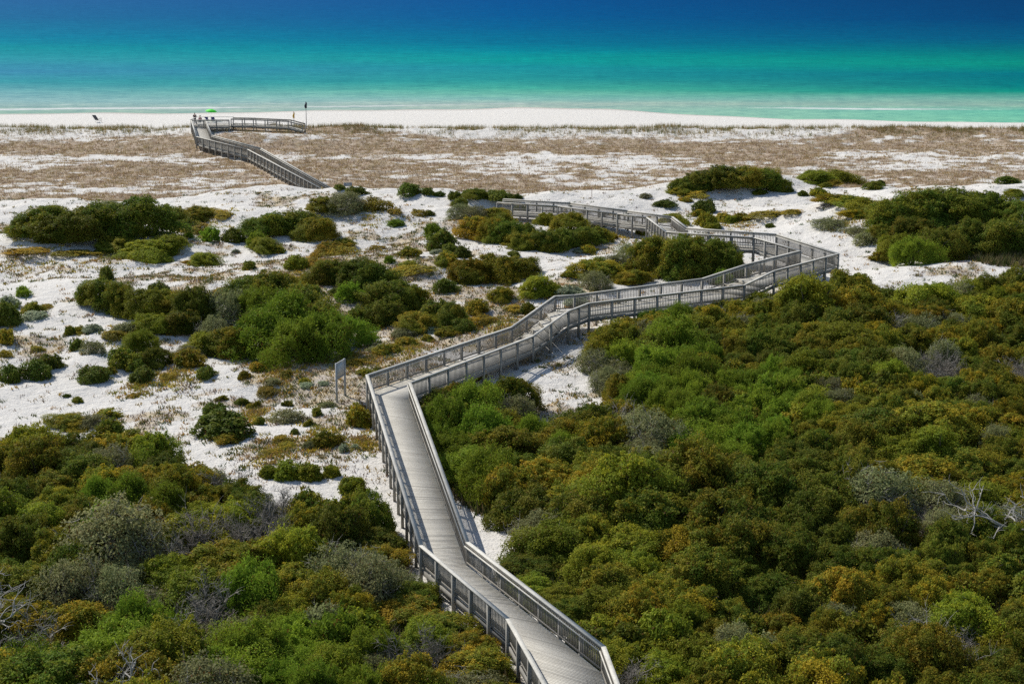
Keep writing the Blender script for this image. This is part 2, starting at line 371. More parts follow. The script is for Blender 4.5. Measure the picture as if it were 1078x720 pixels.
col = (look(prof['c']) * (1 - wl - np.where(wl > 0, 0, wr)) + look(prof['l']) * wl + look(prof['r']) * np.where(wl > 0, 0, wr)) * SEA_K
d0 = y - shore(x)
fy = y - np.interp(x, FX, FY) - 2.5 * (fbm(x * .035, y * 0, 91, 3) - .5)
foam = np.exp(-(fy / 2.2) ** 2) * (.3 + .75 * sstep(.3, .7, fbm(x * .03, y * 0 + 9, 92, 2))) + .3 * np.exp(-((d0 - .8) / 1.2) ** 2)
foam = foam + .5 * np.exp(-((fy - 9) / 1.4) ** 2) * sstep(.5, .62, fbm(x * .02, y * 0 + 4, 93, 2))
rows, cols = X.shape; idx = np.arange(rows * cols).reshape(rows, cols)
Fs = np.stack([idx[:-1, :-1], idx[:-1, 1:], idx[1:, 1:], idx[1:, :-1]], -1).reshape(-1, 4)
me = mesh_from('sea', np.stack([x, y, np.full(x.shape, .05)], 1), Fs, smooth=True, extra={'water': np.concatenate([col, foam[:, None]], 1)})
m, nt, b, _ = new_mat('sea_water'); a = attr(nt, 'water'); tc = N(nt, 'ShaderNodeTexCoord')
mp = N(nt, 'ShaderNodeMapping'); mp.inputs['Scale'].default_value = (.6, 1, 1); nt.links.new(tc.outputs['Object'], mp.inputs[0])
n1 = noise(nt, mp.outputs[0], .55, 6, .75); n2 = noise(nt, mp.outputs[0], .14, 6, .75); n3 = noise(nt, mp.outputs[0], 1.5, 3)
c = mixc(nt, 1, a.outputs['Color'], ramp(nt, n1, [(.32, (.72, .80, .86)), (.68, (1.28, 1.2, 1.14))]), 'MULTIPLY')
c = mixc(nt, 1, c, ramp(nt, n2, [(.34, (.78, .86, .90)), (.66, (1.22, 1.14, 1.09))]), 'MULTIPLY')
ff = ramp(nt, math_(nt, 'ADD', a.outputs['Alpha'], math_(nt, 'MULTIPLY', math_(nt, 'SUBTRACT', n1, .5), 1.3)), [(.32, (0, 0, 0)), (1.0, (1, 1, 1))])
c = mixc(nt, ff, c, (.60, .62, .60))
nt.nodes.remove(b); b = N(nt, 'ShaderNodeBsdfDiffuse'); nt.links.new(c, b.inputs[0])
gl = N(nt, 'ShaderNodeBsdfGlossy'); gl.inputs['Roughness'].default_value = .35; mx = N(nt, 'ShaderNodeMixShader'); mx.inputs[0].default_value = .010
nt.links.new(b.outputs[0], mx.inputs[1]); nt.links.new(gl.outputs[0], mx.inputs[2]); nt.links.new(mx.outputs[0], _.inputs[0])
bump(nt, b, math_(nt, 'ADD', n1, math_(nt, 'MULTIPLY', n3, .25)), .5, .5)
link('sea', me, m, kind='structure')

# ------------------------------------------------------------------ boardwalks
def V3(p, z): return np.array([p[0], p[1], z], float)
def sub(a, b, t): return a + (b - a) * t
def build_walk(root, nodes, stairs={}, post_w=.14, rails=(True, True), bay=1.9, pickets=True, budget=[100], end_posts=True, post_stuff=None, closed=None):
    RH = 1.05
    n = len(nodes)
    zc = lambda i: nodes[i][2]
    def miters(side, O):
        P = [np.array(nodes[i][side], float) for i in range(n)]; out = []
        def nrm(a, b):
            d = b - a; d /= np.linalg.norm(d); return np.array([-d[1], d[0]]) * O
        for i in range(n):
            ns = []
            if i > 0: ns.append(nrm(P[i - 1], P[i]))
            if i < n - 1: ns.append(nrm(P[i], P[i + 1]))
            m_ = sum(ns) / len(ns); m_ = m_ / max(float(m_ @ m_), .45); out.append(np.array([m_[0], m_[1], 0.0]))
        return out
    MIT = (miters(0, 1), miters(1, -1))
    def rail(mb, A, B, ma, mb_, off, w, zt, h, t=1.0):
        P = []
        for z_ in (zt - h, zt):
            P += [A + ma * (off - w / 2) + np.array([0, 0, z_]), A + ma * (off + w / 2) + np.array([0, 0, z_]), B + mb_ * (off + w / 2) + np.array([0, 0, z_]), B + mb_ * (off - w / 2) + np.array([0, 0, z_])]
        mb.hexa(P, t)
    for i in range(n - 1):
        La, Lb = V3(nodes[i][0], zc(i)), V3(nodes[i + 1][0], zc(i + 1)); Ra, Rb = V3(nodes[i][1], zc(i)), V3(nodes[i + 1][1], zc(i + 1))
        ln = max(np.linalg.norm((La + Ra) / 2 - (Lb + Rb) / 2), .3); mb = MB()
        nb = max(2, int(round(ln / .15)))
        st = stairs.get(i)
        for k in range(nb):
            t0, t1 = k / nb, (k + .93) / nb
            q = [sub(La, Lb, t0), sub(Ra, Rb, t0), sub(Ra, Rb, t1), sub(La, Lb, t1)]
            if st:
                s = min(st, int((k + .5) / nb * (st + 1))); zz = zc(i) + (zc(i + 1) - zc(i)) * s / st
                for w in q: w[2] = zz
            lo = [w - np.array([0, 0, .045]) for w in q]
            mb.hexa(lo + q, random.uniform(.88, 1.07) if random.random() > .06 else random.uniform(.68, .82))
        if st:
            for s in range(1, st + 1):
                t = s / (st + 1); zz = zc(i) + (zc(i + 1) - zc(i)) * (s - .55) / st
                A, B = sub(La, Lb, t), sub(Ra, Rb, t); A[2] = B[2] = zz - .02; mb.bar(A, B, .03, abs(zc(i + 1) - zc(i)) / st * 1.05, .7)
        link('deck_section', mb.mesh('deck_section'), M_deck, root)
        for side, (A, B, O) in enumerate(((La, Lb, 1), (Ra, Rb, -1))):
            if not rails[side]: continue
            if closed and (i, side) in closed: continue
            d = B - A; L = np.linalg.norm(d[:2])
            if L < .35: continue
            dh = d / np.linalg.norm(d); nn = np.array([-dh[1], dh[0], 0]) * O; nn /= np.linalg.norm(nn)   # outwards
            up = np.array([0, 0, 1.0])
            e = dh * .0
            ma, mz = MIT[side][i], MIT[side][i + 1]
            mb = MB(); rail(mb, A, B, ma, mz, .06, .05, -.05, .24, .8); link('fascia_beam', mb.mesh('fascia_beam'), M_post, root)
            mb = MB(); rail(mb, A, B, ma, mz, .09, .19, RH + .02, .045, random.uniform(.95, 1.08)); link('handrail', mb.mesh('handrail'), M_cap, root)
            mb = MB(); rail(mb, A, B, ma, mz, -.055, .045, RH - .14, .05, 1.1); link('grab_rail', mb.mesh('grab_rail'), M_cap, root)
            mb = MB(); rail(mb, A, B, ma, mz, .03, .04, RH - .035, .09, .95); rail(mb, A, B, ma, mz, .03, .04, .165, .09, .95)
            if pickets:
                npk = max(2, int(L / .135))
                for k in range(npk):
                    t = (k + .5) / npk; q = sub(A, B, t) + nn * .03
                    mb.post(q[0], q[1], q[2] + .1, q[2] + RH - .06, .036, math.atan2(dh[1], dh[0]), random.uniform(.8, 1.1))
            link('picket_panel', mb.mesh('picket_panel'), M_rail, root)
            npo = max(1, int(round(L / bay)))
            for k in range(npo + (1 if (i == n - 2) else 0)):
                t = k / npo; q = sub(A, B, t) + (nn * .09 if 0 < k < npo else (ma if k == 0 else mz) * .09)
                g = float(hgt(q[0], q[1])) - .35; ztop = q[2] + RH - .03
                tt = random.uniform(.85, 1.1)
                if budget[0] > 0:
                    mb = MB(); mb.post(0, 0, g - q[2], ztop - q[2], post_w, math.atan2(dh[1], dh[0]), tt)
                    link('post', mb.mesh('post'), M_post, root, loc=tuple(q)); budget[0] -= 1
                else:
                    post_stuff.post(q[0], q[1], g, ztop, post_w, math.atan2(dh[1], dh[0]), tt)
        # cross beams below the deck
        k = max(1, int(ln / 1.9))
        for j in range(k):
            t = (j + .5) / k; A, B = sub(La, Lb, t), sub(Ra, Rb, t); dz = np.array([0, 0, .26]); mb = MB(); mb.bar(A - dz, B - dz, .10, .2, .7)
            link('joist', mb.mesh('joist'), M_post, root)
root = thing('boardwalk', 'long grey wooden boardwalk zigzagging from the thicket up over the white dunes with picket rails', 'boardwalk')
stuff = MB(); build_walk(root, NEAR, STAIRS, post_stuff=stuff)
if stuff.v:
    o = link('post', stuff.mesh('posts_small'), M_post, root); o['kind'] = 'stuff'
root = thing('boardwalk', 'distant wooden boardwalk crossing the brown grass flat and ending in a platform above the beach', 'boardwalk')
stuff = MB(); bud = [100]
build_walk(root, FAR, post_stuff=stuff, budget=bud)
build_walk(root, PLAT, post_stuff=stuff, budget=bud, closed={(0, 1)})
build_walk(root, RAMP, post_stuff=stuff, budget=bud, pickets=False)
# far rail of the platform
mb = MB(); A = V3((XQ, YQ + 3.85), 5); B = V3((-43.0, YQ + 3.85), 5); up = np.array([0, 0, 1.])
mb.bar(A + up * 1.05, B + up * 1.05, .2, .045); link('handrail', mb.mesh('handrail'), M_cap, root)
mb = MB(); mb.bar(V3((XQ, YQ - .6), 6.05), V3((XQ, YQ + 3.85), 6.05), .2, .045); link('handrail', mb.mesh('handrail'), M_cap, root)
if stuff.v:
    o = link('post', stuff.mesh('posts_small'), M_post, root); o['kind'] = 'stuff'

# ------------------------------------------------------------------ plants: source meshes
def leaves_to_mesh(name, P, Nn, size, asp, tintG, rs):
    n = len(P); Nn = Nn / (np.linalg.norm(Nn, axis=1)[:, None] + 1e-9)
    r = rs.normal(size=(n, 3)); t = np.cross(Nn, r); t /= (np.linalg.norm(t, axis=1)[:, None] + 1e-9); bt = np.cross(Nn, t)
    s = size * rs.uniform(.7, 1.3, n)[:, None]
    V = np.stack([P - t * s, P - bt * s * asp, P + t * s, P + bt * s * asp], 1).reshape(-1, 3)
    Fq = np.arange(n * 4).reshape(-1, 4)
    col = np.stack([rs.uniform(0, 1, n), tintG, rs.uniform(0, 1, n)], 1).repeat(4, 0)
    return mesh_from(name, V, Fq, col)
def sph(rs, n):
    v = rs.normal(size=(n, 3)); return v / np.linalg.norm(v, axis=1)[:, None]
def crown_mesh(name, seed, nlobes, lr, nleaf, size, asp=.6, flat=.5, spray=0, sparse=0, top=.9, dome=.5):
    rs = np.random.default_rng(seed)
    Cs = []; Rs = []
    # uneven footprint
    ph = rs.uniform(0, 6.28, 3)
    for i in range(nlobes):
        a = i * 2.39996 + rs.uniform(-.4, .4); rr = math.sqrt((i + .5) / nlobes) * (.78 + .18 * math.sin(2 * a + ph[0]) + .15 * math.sin(3 * a + ph[1]))
        hz = max(0, 1 - min(rr, .98) ** 2.6) ** .5 * top * rs.uniform(.55, 1.02) if i % 3 or rr < .5 else rs.uniform(.02, .22)
        R = lr * rs.uniform(.65, 1.35)
        Cs.append((rr * math.cos(a), rr * math.sin(a), max(hz - R * .45, .05 + R * .3))); Rs.append(R)
    base_n = len(Cs)
    for k in range(int(nlobes * 1.6)):          # loose sprigs that break the outline
        j = rs.integers(0, base_n); d = sph(rs, 1)[0]; d[2] = abs(d[2]) * .9 + .1; d /= np.linalg.norm(d)
        q = np.array(Cs[j]) + d * Rs[j] * rs.uniform(.9, 1.25); Cs.append(tuple(q)); Rs.append(lr * rs.uniform(.28, .55))
    Cs = np.array(Cs); Rs = np.array(Rs)
    # smaller tufts that break the outline
    w = Rs ** 2; w /= w.sum(); li = rs.choice(len(Cs), nleaf, p=w)
    d = sph(rs, nleaf); d[:, 2] = np.where(d[:, 2] < -.35, -d[:, 2], d[:, 2])
    # lumpy lobes
    lump = 1 + .22 * np.sin(d[:, 0] * 6 + li) * np.sin(d[:, 1] * 6 + li * 1.7) * np.cos(d[:, 2] * 5 + li * .6)
    rad = Rs[li] * lump * (rs.uniform(.45, 1.0, nleaf) ** .5 + rs.exponential(.05, nleaf))
    P = Cs[li] + d * rad[:, None] * np.array([1.05, 1.05, .85])
    if spray:
        # upright feathery tips
        k = (rs.uniform(size=nleaf) < spray); P[k, 2] += rs.exponential(.055, k.sum()); 
    # a share of the leaves forms one fine uneven canopy that reaches down to the ground
    dm = rs.uniform(size=nleaf) < dome; n_ = int(dm.sum())
    hd = sph(rs, n_); hd[:, 2] = np.abs(hd[:, 2]); az = np.arctan2(hd[:, 1], hd[:, 0])
    pr_ = rs.uniform(0, 6.28, 12); fq = rs.normal(size=(12, 3)) * np.array([3.2] * 5 + [9.0] * 7)[:, None]
    amp = np.array([.085] * 5 + [.045] * 7)
    dis = 1 + (np.sin(hd @ fq.T + pr_) * amp).sum(1)
    foot = .93 + .15 * np.sin(2 * az + ph[0]) + .12 * np.sin(3 * az + ph[1])
    rad_ = dis * (rs.uniform(.70, 1.0, n_) ** .5 + rs.exponential(.035, n_))
    P[dm] = hd * rad_[:, None] * np.stack([foot, foot, np.full(n_, .86 * top)], 1)
    d[dm] = hd
    P[:, 2] = np.maximum(P[:, 2], .01)
    Nn = d * .7 + np.array([0, 0, .5]) + rs.normal(size=(nleaf, 3)) * .55
    if spray: Nn = d * .5 + rs.normal(size=(nleaf, 3)) * .8
    lobeg = rs.uniform(0, 1, len(Cs))
    li = np.where(dm, rs.integers(0, len(Cs), nleaf) if 0 else np.argmin(((P[:, None, :2] - Cs[None, :24, :2]) ** 2).sum(-1), 1), li)
    g = np.clip(.15 + .8 * lobeg[li] + rs.uniform(-.3, .3, nleaf), 0, 1)
    if sparse:
        k = rs.uniform(size=nleaf) > sparse; P, Nn, g = P[k], Nn[k], g[k]
    return leaves_to_mesh(name, P, Nn, size, asp, g, rs), Cs, Rs
def stems_mesh(name, Cs, Rs, seed, n=14, thick=.03, stick=0):
    rs = np.random.default_rng(seed); mb = MB()
    for i in rs.choice(len(Cs), min(n, len(Cs)), replace=False):
        c = Cs[i]; b = np.array([c[0] * .12 + rs.normal() * .04, c[1] * .12 + rs.normal() * .04, -.08])
        m1 = b * .5 + c * .5 + rs.normal(size=3) * .06; end = c + np.array([rs.normal() * .1, rs.normal() * .1, Rs[i] * (.3 + stick)])
        mb.tube([b, m1, c * .9 + rs.normal(size=3) * .03, end], [thick, thick * .65, thick * .4, .004], 5, rs.uniform(.8, 1.1))
    return mb.mesh(name)
def twigs_mesh(name, seed, n1=9, n2=6, n3=5, r=.03, curl=.25, height=.95):
    rs = np.random.default_rng(seed); mb = MB()
    def grow(p, d, L, rad, lev):
        pts = [p]; q = p.copy(); dd = d.copy()
        seg = 4 if lev < 2 else 3
        for k in range(seg):
            dd = dd + rs.normal(size=3) * curl; dd[2] = max(dd[2], -.15) if lev else dd[2]; dd /= np.linalg.norm(dd)
            q = q + dd * L / seg; q[2] = max(q[2], .03); pts.append(q.copy())
        mb.tube(pts, [rad * (1 - .8 * k / seg) for k in range(seg + 1)], 4 if lev == 0 else 3, rs.uniform(.75, 1.15))
        if lev < 2:
            for k in range(n2 if lev == 0 else n3):
                i = rs.integers(1, len(pts)); nd = dd * .5 + sph(rs, 1)[0] * .9; nd[2] = abs(nd[2]) * .8 + .12; nd /= np.linalg.norm(nd)
                grow(pts[i], nd, L * rs.uniform(.4, .65), rad * .5, lev + 1)
    for i in range(n1):
        a = 6.283 * i / n1 + rs.uniform(-.3, .3); e = rs.uniform(.25, 1.0)
        d = np.array([math.cos(a) * (1.15 - e * .6), math.sin(a) * (1.15 - e * .6), e * .9]); d /= np.linalg.norm(d)
        grow(np.array([math.cos(a) * .05, math.sin(a) * .05, -.05]), d, rs.uniform(.6, .85) * height, r, 0)
    return mb.mesh(name)

SRC = {}
def reg(kind, cls, n, **kw):
    L = []
    for k in range(n):
        s = sum(ord(ch) for ch in kind + cls) * 131 + k * 977
        bare = kw.get('bare', 0)
        if bare == 2:
            L.append((None, twigs_mesh('branches', s, **kw.get('tw', {}))))
        else:
            me, Cs, Rs = crown_mesh('crown', s, kw['lobes'], kw['lr'], kw['leaf'], kw['size'], kw.get('asp', .6), spray=kw.get('spray', 0), top=kw.get('top', .9), dome=kw.get('dome', .55))
            me.materials.append(M_leaf[kind])
            L.append((me, twigs_mesh('branches', s + 5, **kw.get('tw', {})) if bare else stems_mesh('branches', Cs, Rs, s + 3, kw.get('stems', 14), kw.get('thick', .03), kw.get('stick', 0))))
        L[-1][1].materials.append(M_twig if bare else M_stem)
    SRC[(kind, cls)] = L
big = dict(lobes=80, lr=.15, leaf=40000, size=.0235)
for kd, nv in (('oakd', 5), ('oako', 5), ('gold', 3), ('myrt', 4)): reg(kd, 'L', nv, **big)
reg('pine', 'L', 4, lobes=54, lr=.15, dome=.4, leaf=34000, size=.033, asp=.28, spray=.6)
reg('grey', 'L', 4, lobes=50, lr=.19, leaf=11000, size=.026, bare=1, tw=dict(n1=12, n2=7, n3=6, r=.022, height=1.0), asp=.6)
reg('dead', 'L', 4, bare=2, tw=dict(n1=15, n2=9, n3=8, r=.021, height=1.05, curl=.3))
for kd, nv in (('oakd', 3), ('oako', 3), ('myrt', 3), ('rose', 4), ('gold', 2)): reg(kd, 'S', nv, lobes=26, lr=.27, leaf=7000, size=.060, stems=9)
reg('pine', 'S', 3, lobes=20, lr=.26, leaf=7000, size=.075, asp=.3, spray=.6)
reg('grey', 'S', 3, lobes=24, lr=.26, leaf=3000, size=.055, bare=1, tw=dict(n1=9, n2=6, n3=5, r=.03))
reg('mat', 'S', 3, lobes=40, lr=.20, leaf=5000, size=.045, top=.75)
reg('silv', 'S', 2, lobes=24, lr=.24, leaf=3500, size=.07, top=.8)
KN = {'oakd': ('oak_bush', 'dark green scrub oak', 'bush'), 'oako': ('scrub_bush', 'olive green scrub bush', 'bush'), 'gold': ('oak_bush', 'golden-tipped oak bush', 'bush'),
      'myrt': ('myrtle_bush', 'yellow-green myrtle bush', 'bush'), 'pine': ('pine_shrub', 'bright green feathery pine shrub', 'shrub'), 'grey': ('twiggy_bush', 'grey-green twiggy bush', 'bush'),
      'dead': ('dead_bush', 'bare grey dead bush', 'dead bush'), 'rose': ('rosemary_bush', 'rounded dark rosemary bush', 'bush'), 'mat': ('low_shrub', 'low golden-brown shrub', 'shrub'), 'silv': ('beach_plant', 'pale silver-green plant', 'plant')}
PLANTS = []   # kind, x, y, z, rx, h, zone
PROTO = {}
def add_plant(kind, x, y, z, rx, ry, h, zone):
    size = 'L' if (rx > 1.15 or kind == 'dead') else 'S'
    if (kind, size) not in SRC: size = 'L' if size == 'S' else 'S'
    vi = random.randrange(len(SRC[(kind, size)]))
    key = (kind, size, vi); crown, br = SRC[(kind, size)][vi]
    e = bpy.data.objects.new(KN[kind][0], None); e.empty_display_size = .2
    C.objects.link(e)
    e.location = (x, y, z - .04); e.rotation_euler = (random.uniform(-.11, .11), random.uniform(-.11, .11), random.uniform(0, 6.28)); e.scale = (rx, ry, h)
    if key not in PROTO:
        kids = []
        if crown is not None: kids.append(bpy.data.objects.new('crown', crown))
        kids.append(bpy.data.objects.new('branches', br))
        PROTO[key] = kids; kk = kids
    else: kk = [k.copy() for k in PROTO[key]]
    for k in kk: C.objects.link(k); k.parent = e
    PLANTS.append(dict(o=e, kind=kind, x=x, y=y, z=z, r=rx, h=h, zone=zone, uv=proj(x, y, z + h * .5)))

# ------------------------------------------------------------------ shrubs on the open sand: (kind, u, v of foot, width px, height px)
T = [
 ('oakd',45,254,62,34),('oakd',66,262,60,34),('oakd',97,256,66,38),('oakd',140,252,74,42),('oakd',173,240,52,24),('oako',118,268,44,16),('myrt',150,275,64,22),('myrt',172,268,40,18),('oakd',22,250,34,22),
 ('gold',205,236,40,16),('mat',190,246,50,10),('mat',216,226,34,8),('mat',20,272,50,10),('mat',70,274,50,8),('grey',112,224,26,10),('mat',233,232,24,6),
 ('oakd',283,252,56,26),('oakd',312,250,52,26),('oakd',268,250,30,18),('myrt',276,268,34,16),('oako',332,256,44,24),('gold',345,270,40,16),('pine',268,262,22,14),
 ('pine',220,255,22,15),('oakd',244,256,22,14),('pine',198,252,10,6),('myrt',211,280,32,14),('mat',197,279,20,6),('oakd',261,285,14,9),('gold',290,268,18,8),('myrt',310,285,22,14),('mat',328,282,26,10),('oako',345,300,44,24),('rose',110,297,16,16),('silv',248,268,8,5),
 ('oakd',98,328,46,30),('oakd',122,333,40,32),('rose',165,314,24,14),('myrt',150,338,48,30),('oako',176,340,44,30),('oakd',202,344,46,38),('myrt',156,354,40,20),('oakd',186,354,50,24),
 ('oakd',256,322,50,28),('oakd',284,330,62,40),('oakd',318,340,60,38),('oako',236,318,30,16),('grey',238,345,44,38),('grey',222,362,40,26),('pine',270,352,60,40),('pine',300,360,64,44),('pine',272,380,80,44),('pine',312,384,70,44),('pine',340,380,60,46),('oako',240,378,50,30),('myrt',212,376,44,24),('grey',196,378,34,14),('pine',360,368,46,30),('oakd',378,350,36,24),('oakd',336,356,50,34),
 ('silv',8,326,22,14),('pine',22,314,16,10),('oako',31,330,22,12),('silv',33,338,24,8),('rose',5,345,26,24),('oako',4,362,20,14),('mat',47,326,16,6),('oakd',72,354,12,9),('oako',83,352,14,8),('silv',95,352,18,10),('rose',79,370,14,11),('grey',95,374,26,14),('grey',128,352,26,10),('mat',118,362,26,12),
 ('myrt',146,375,34,24),('oakd',124,388,26,18),('oakd',140,393,26,18),('oakd',161,391,34,22),('rose',147,404,28,15),('oako',196,388,30,18),('rose',216,401,18,13),('rose',95,405,30,17),('oako',113,396,15,8),('rose',9,404,22,18),('rose',36,402,28,20),('rose',51,391,22,16),('mat',38,372,14,6),('mat',4,378,14,10),
 ('gold',256,400,14,8),('gold',270,393,18,9),('oakd',80,425,12,6),('oako',233,424,12,6),('rose',70,420,8,4),('mat',175,402,20,8),('mat',140,420,14,5),('gold',300,398,14,7),('mat',285,405,20,6),
 ('rose',225,440,22,14),('rose',231,464,56,24),('oako',240,470,30,10),('oako',108,446,30,12),('grey',88,452,40,12),('oakd',110,470,32,24),('oako',70,454,46,14),('oako',376,450,28,22),('gold',384,452,14,7),('oako',341,474,30,16),('grey',324,474,12,9),('silv',361,478,12,9),('silv',373,474,9,6),
 ('myrt',281,504,18,12),('myrt',300,508,28,18),('myrt',324,508,28,16),('myrt',348,504,17,12),('myrt',370,524,28,18),('grey',302,447,34,14),('oakd',273,448,10,8),('oakd',333,439,13,8),('oako',325,450,11,7),('oakd',302,429,11,6),('oakd',254,427,13,7),('oako',270,430,8,7),('rose',310,458,9,6),('gold',262,432,9,5),('mat',295,468,22,9),('mat',300,474,20,6),('mat',286,480,22,6),('silv',322,411,16,6),('silv',340,408,12,5),('oako',320,405,12,6),('grey',345,430,16,6),('mat',280,420,26,10),('grey',285,410,18,8),
 ('oakd',390,575,54,52),('oakd',372,565,40,36),
 # middle dunes
 ('oako',340,230,40,20),('grey',362,230,46,24),('mat',390,224,40,16),('rose',374,207,20,10),('rose',357,202,12,6),('rose',431,208,22,14),('rose',450,207,13,8),('rose',461,208,11,6),('rose',478,212,12,9),('rose',484,218,14,9),('oakd',502,214,28,13),('rose',493,208,14,8),('rose',524,216,22,14),('rose',541,218,16,11),('mat',415,228,20,8),('pine',416,240,16,7),
 ('grey',484,232,30,16),('grey',500,236,32,18),('oako',522,236,40,18),('oako',500,254,38,24),('oako',516,256,30,24),('oakd',534,258,38,24),('oakd',552,256,30,20),('oako',548,264,34,18),('oakd',572,266,36,22),('oakd',592,266,34,22),('oakd',614,262,34,20),('oakd',630,256,26,16),('oako',600,248,42,22),('silv',588,236,34,10),('oako',620,268,18,9),('oako',575,238,22,14),('silv',632,240,20,7),('gold',646,252,10,6),('gold',676,249,14,8),('silv',611,268,16,6),('oakd',548,228,16,10),
 ('rose',463,264,28,20),('pine',456,252,24,16),('rose',487,272,18,12),('oako',431,272,22,11),('rose',473,268,16,10),('silv',460,268,14,5),('pine',410,278,10,7),('oako',470,284,28,16),
 ('oako',492,300,46,26),('oako',520,298,50,28),('oako',546,296,44,22),('mat',430,294,44,12),('oako',430,284,22,8),('rose',469,310,20,15),('oako',527,320,28,16),('silv',499,278,12,4),('rose',541,272,12,6),('oako',599,294,12,8),
 ('myrt',567,318,38,24),('oakd',585,314,20,12),('silv',600,316,30,14),('grey',628,308,34,20),('oako',630,296,54,22),('grey',648,286,30,16),('oako',668,302,36,16),('oakd',690,290,54,38),('oakd',722,296,66,46),('oakd',754,292,54,38),('oakd',770,282,36,26),('grey',664,278,36,22),('oako',712,292,40,26),('oako',660,300,26,12),('pine',762,300,24,14),
 ('oakd',556,332,16,12),('oako',502,334,26,16),('oako',484,338,20,10),('mat',508,345,30,12),('mat',540,330,22,8),('silv',606,324,22,10),
 ('oakd',345,302,40,26),('oakd',372,306,50,30),('oakd',392,312,46,32),('pine',368,320,26,18),('rose',353,312,12,8),('gold',322,300,24,10),
 ('oakd',412,334,56,34),('oako',430,330,40,28),('oakd',400,346,46,28),('oako',438,354,44,22),('rose',460,338,28,20),('oakd',474,346,34,26),('rose',486,352,22,15),('oako',470,356,24,10),('gold',428,366,26,9),('gold',402,374,22,10),('gold',450,360,16,7),('oakd',384,362,20,12),('grey',426,358,26,10),('gold',414,372,16,8),('silv',452,352,18,7),('mat',376,386,26,8),('gold',382,396,18,6),('grey',392,372,16,7),
 ('mat',350,270,40,12),('oako',360,262,22,9),('mat',398,264,22,8),('mat',440,228,22,8),('oako',386,284,26,8),('oakd',452,228,9,6),
 # right side
 ('oakd',722,204,34,16),('oakd',738,204,40,22),('oakd',762,204,48,27),('oakd',786,204,44,26),('oakd',806,203,44,24),('oakd',822,204,22,16),('oako',714,206,24,8),('mat',730,210,36,8),('myrt',862,196,38,15),('myrt',886,194,40,14),('oako',874,198,30,8),
 ('rose',701,220,18,8),('rose',743,225,24,13),('oako',745,240,20,15),('myrt',751,243,18,8),('oako',710,236,30,10),('gold',762,234,18,9),('gold',736,229,14,7),('oako',781,234,18,9),('myrt',771,236,14,8),('rose',811,240,11,5),('oako',863,208,18,9),('oakd',846,207,9,6),('oakd',921,200,18,8),('rose',1065,194,20,9),('oako',1071,210,22,9),('oakd',801,206,14,6),('oakd',928,196,10,6),('mat',812,232,44,9),('mat',836,228,26,8),('grey',680,210,12,6),('oako',722,214,14,5),
 ('oako',884,216,44,12),('oako',906,224,46,16),('gold',902,232,26,10),('myrt',912,228,26,10),('oako',932,232,34,18),('grey',878,244,40,12),('grey',905,250,30,10),('grey',913,260,22,14),
 ('oakd',948,246,56,34),('oakd',980,240,62,38),('oakd',1010,236,60,34),('oakd',1046,238,60,32),('oakd',1076,244,50,30),('oakd',965,262,50,30),('myrt',945,274,40,24),('pine',965,280,46,28),('oakd',995,276,56,34),('oakd',1028,270,56,36),('oakd',1062,270,56,36),('oakd',930,258,30,20),('oako',930,278,24,12),
 ('pine',902,312,26,18),('oako',880,318,46,22),('oakd',912,322,50,24),('oako',860,330,40,18),
 # feature shrubs in the thicket edge
 ('pine',470,470,56,44),('pine',500,450,60,40),('oakd',540,440,50,40),('grey',545,455,44,34),('pine',592,492,46,30),('pine',560,480,50,34),('gold',504,402,18,10),('grey',632,400,44,30),('pine',690,410,60,40),('pine',730,420,60,44),('pine',655,400,50,34),('grey',670,445,30,16),
]
# dedupe the foot positions onto the ground
for kind, u, v, w, hp in T:
    gx, gy, gz = ground(u, v)
    s = F / (gy * cp - (gz - ZC) * sp)
    r = w / s / 2 * 1.2
    gy2 = gy + min(r * .75, 2.2); gz2 = float(hgt(gx, gy2))
    dp, zd = path_near(np.array(gx), np.array(gy2))
    h = hp / s / .97 * 1.08
    h = max(h - max(gz2 - gz, 0) * .8 - (.10 * r * s / s), h * .62)
    if float(dp) < 1.4 + r * .5 and gy > 80: r *= .8
    add_plant(kind, gx, gy2, gz2, r, r * random.uniform(.75, .95), h, 'dune')

# ------------------------------------------------------------------ thicket
FEAT = [  # photo position, radius px, kind
 (690, 375, 50, 'pine'), (725, 400, 45, 'pine'), (640, 395, 25, 'grey'), (800, 440, 60, 'pine'), (760, 470, 40, 'pine'), (830, 520, 22, 'pine'), (150, 565, 50, 'pine'), (110, 545, 25, 'pine'), (110, 700, 60, 'pine'), (230, 690, 80, 'pine'), (330, 705, 50, 'pine'), (420, 725, 60, 'pine'), (40, 740, 60, 'pine'),
 (205, 664, 40, 'dead'), (145, 662, 34, 'dead'), (140, 728, 36, 'dead'), (300, 535, 18, 'dead'), (140, 525, 22, 'grey'), (14, 690, 22, 'dead'), (700, 585, 26, 'grey'), (745, 690, 30, 'grey'), (680, 480, 34, 'grey'), (700, 520, 26, 'grey'), (520, 560, 20, 'grey'),
 (1040, 540, 36, 'grey'), (990, 550, 30, 'grey'), (860, 300, 30, 'oakd'), (60, 490, 60, 'oakd'), (240, 650, 36, 'grey'), (130, 625, 25, 'grey'), (420, 640, 40, 'grey'), (370, 600, 30, 'grey'), (895, 400, 25, 'grey'), (1000, 360, 24, 'grey'), (260, 600, 30, 'gold'), (300, 620, 34, 'myrt'), (340, 625, 24, 'myrt'), (200, 620, 30, 'myrt'), (480, 500, 50, 'pine'), (620, 620, 60, 'myrt'), (690, 700, 60, 'myrt'), (760, 410, 30, 'oakd'), (850, 505, 40, 'oakd'), (880, 490, 40, 'oakd')]
pts = []
cand = []
for yy in np.arange(50, 152, .5):
    for xx in np.arange(-.34 * yy - 4, .34 * yy + 4, .5): cand.append((xx, yy))
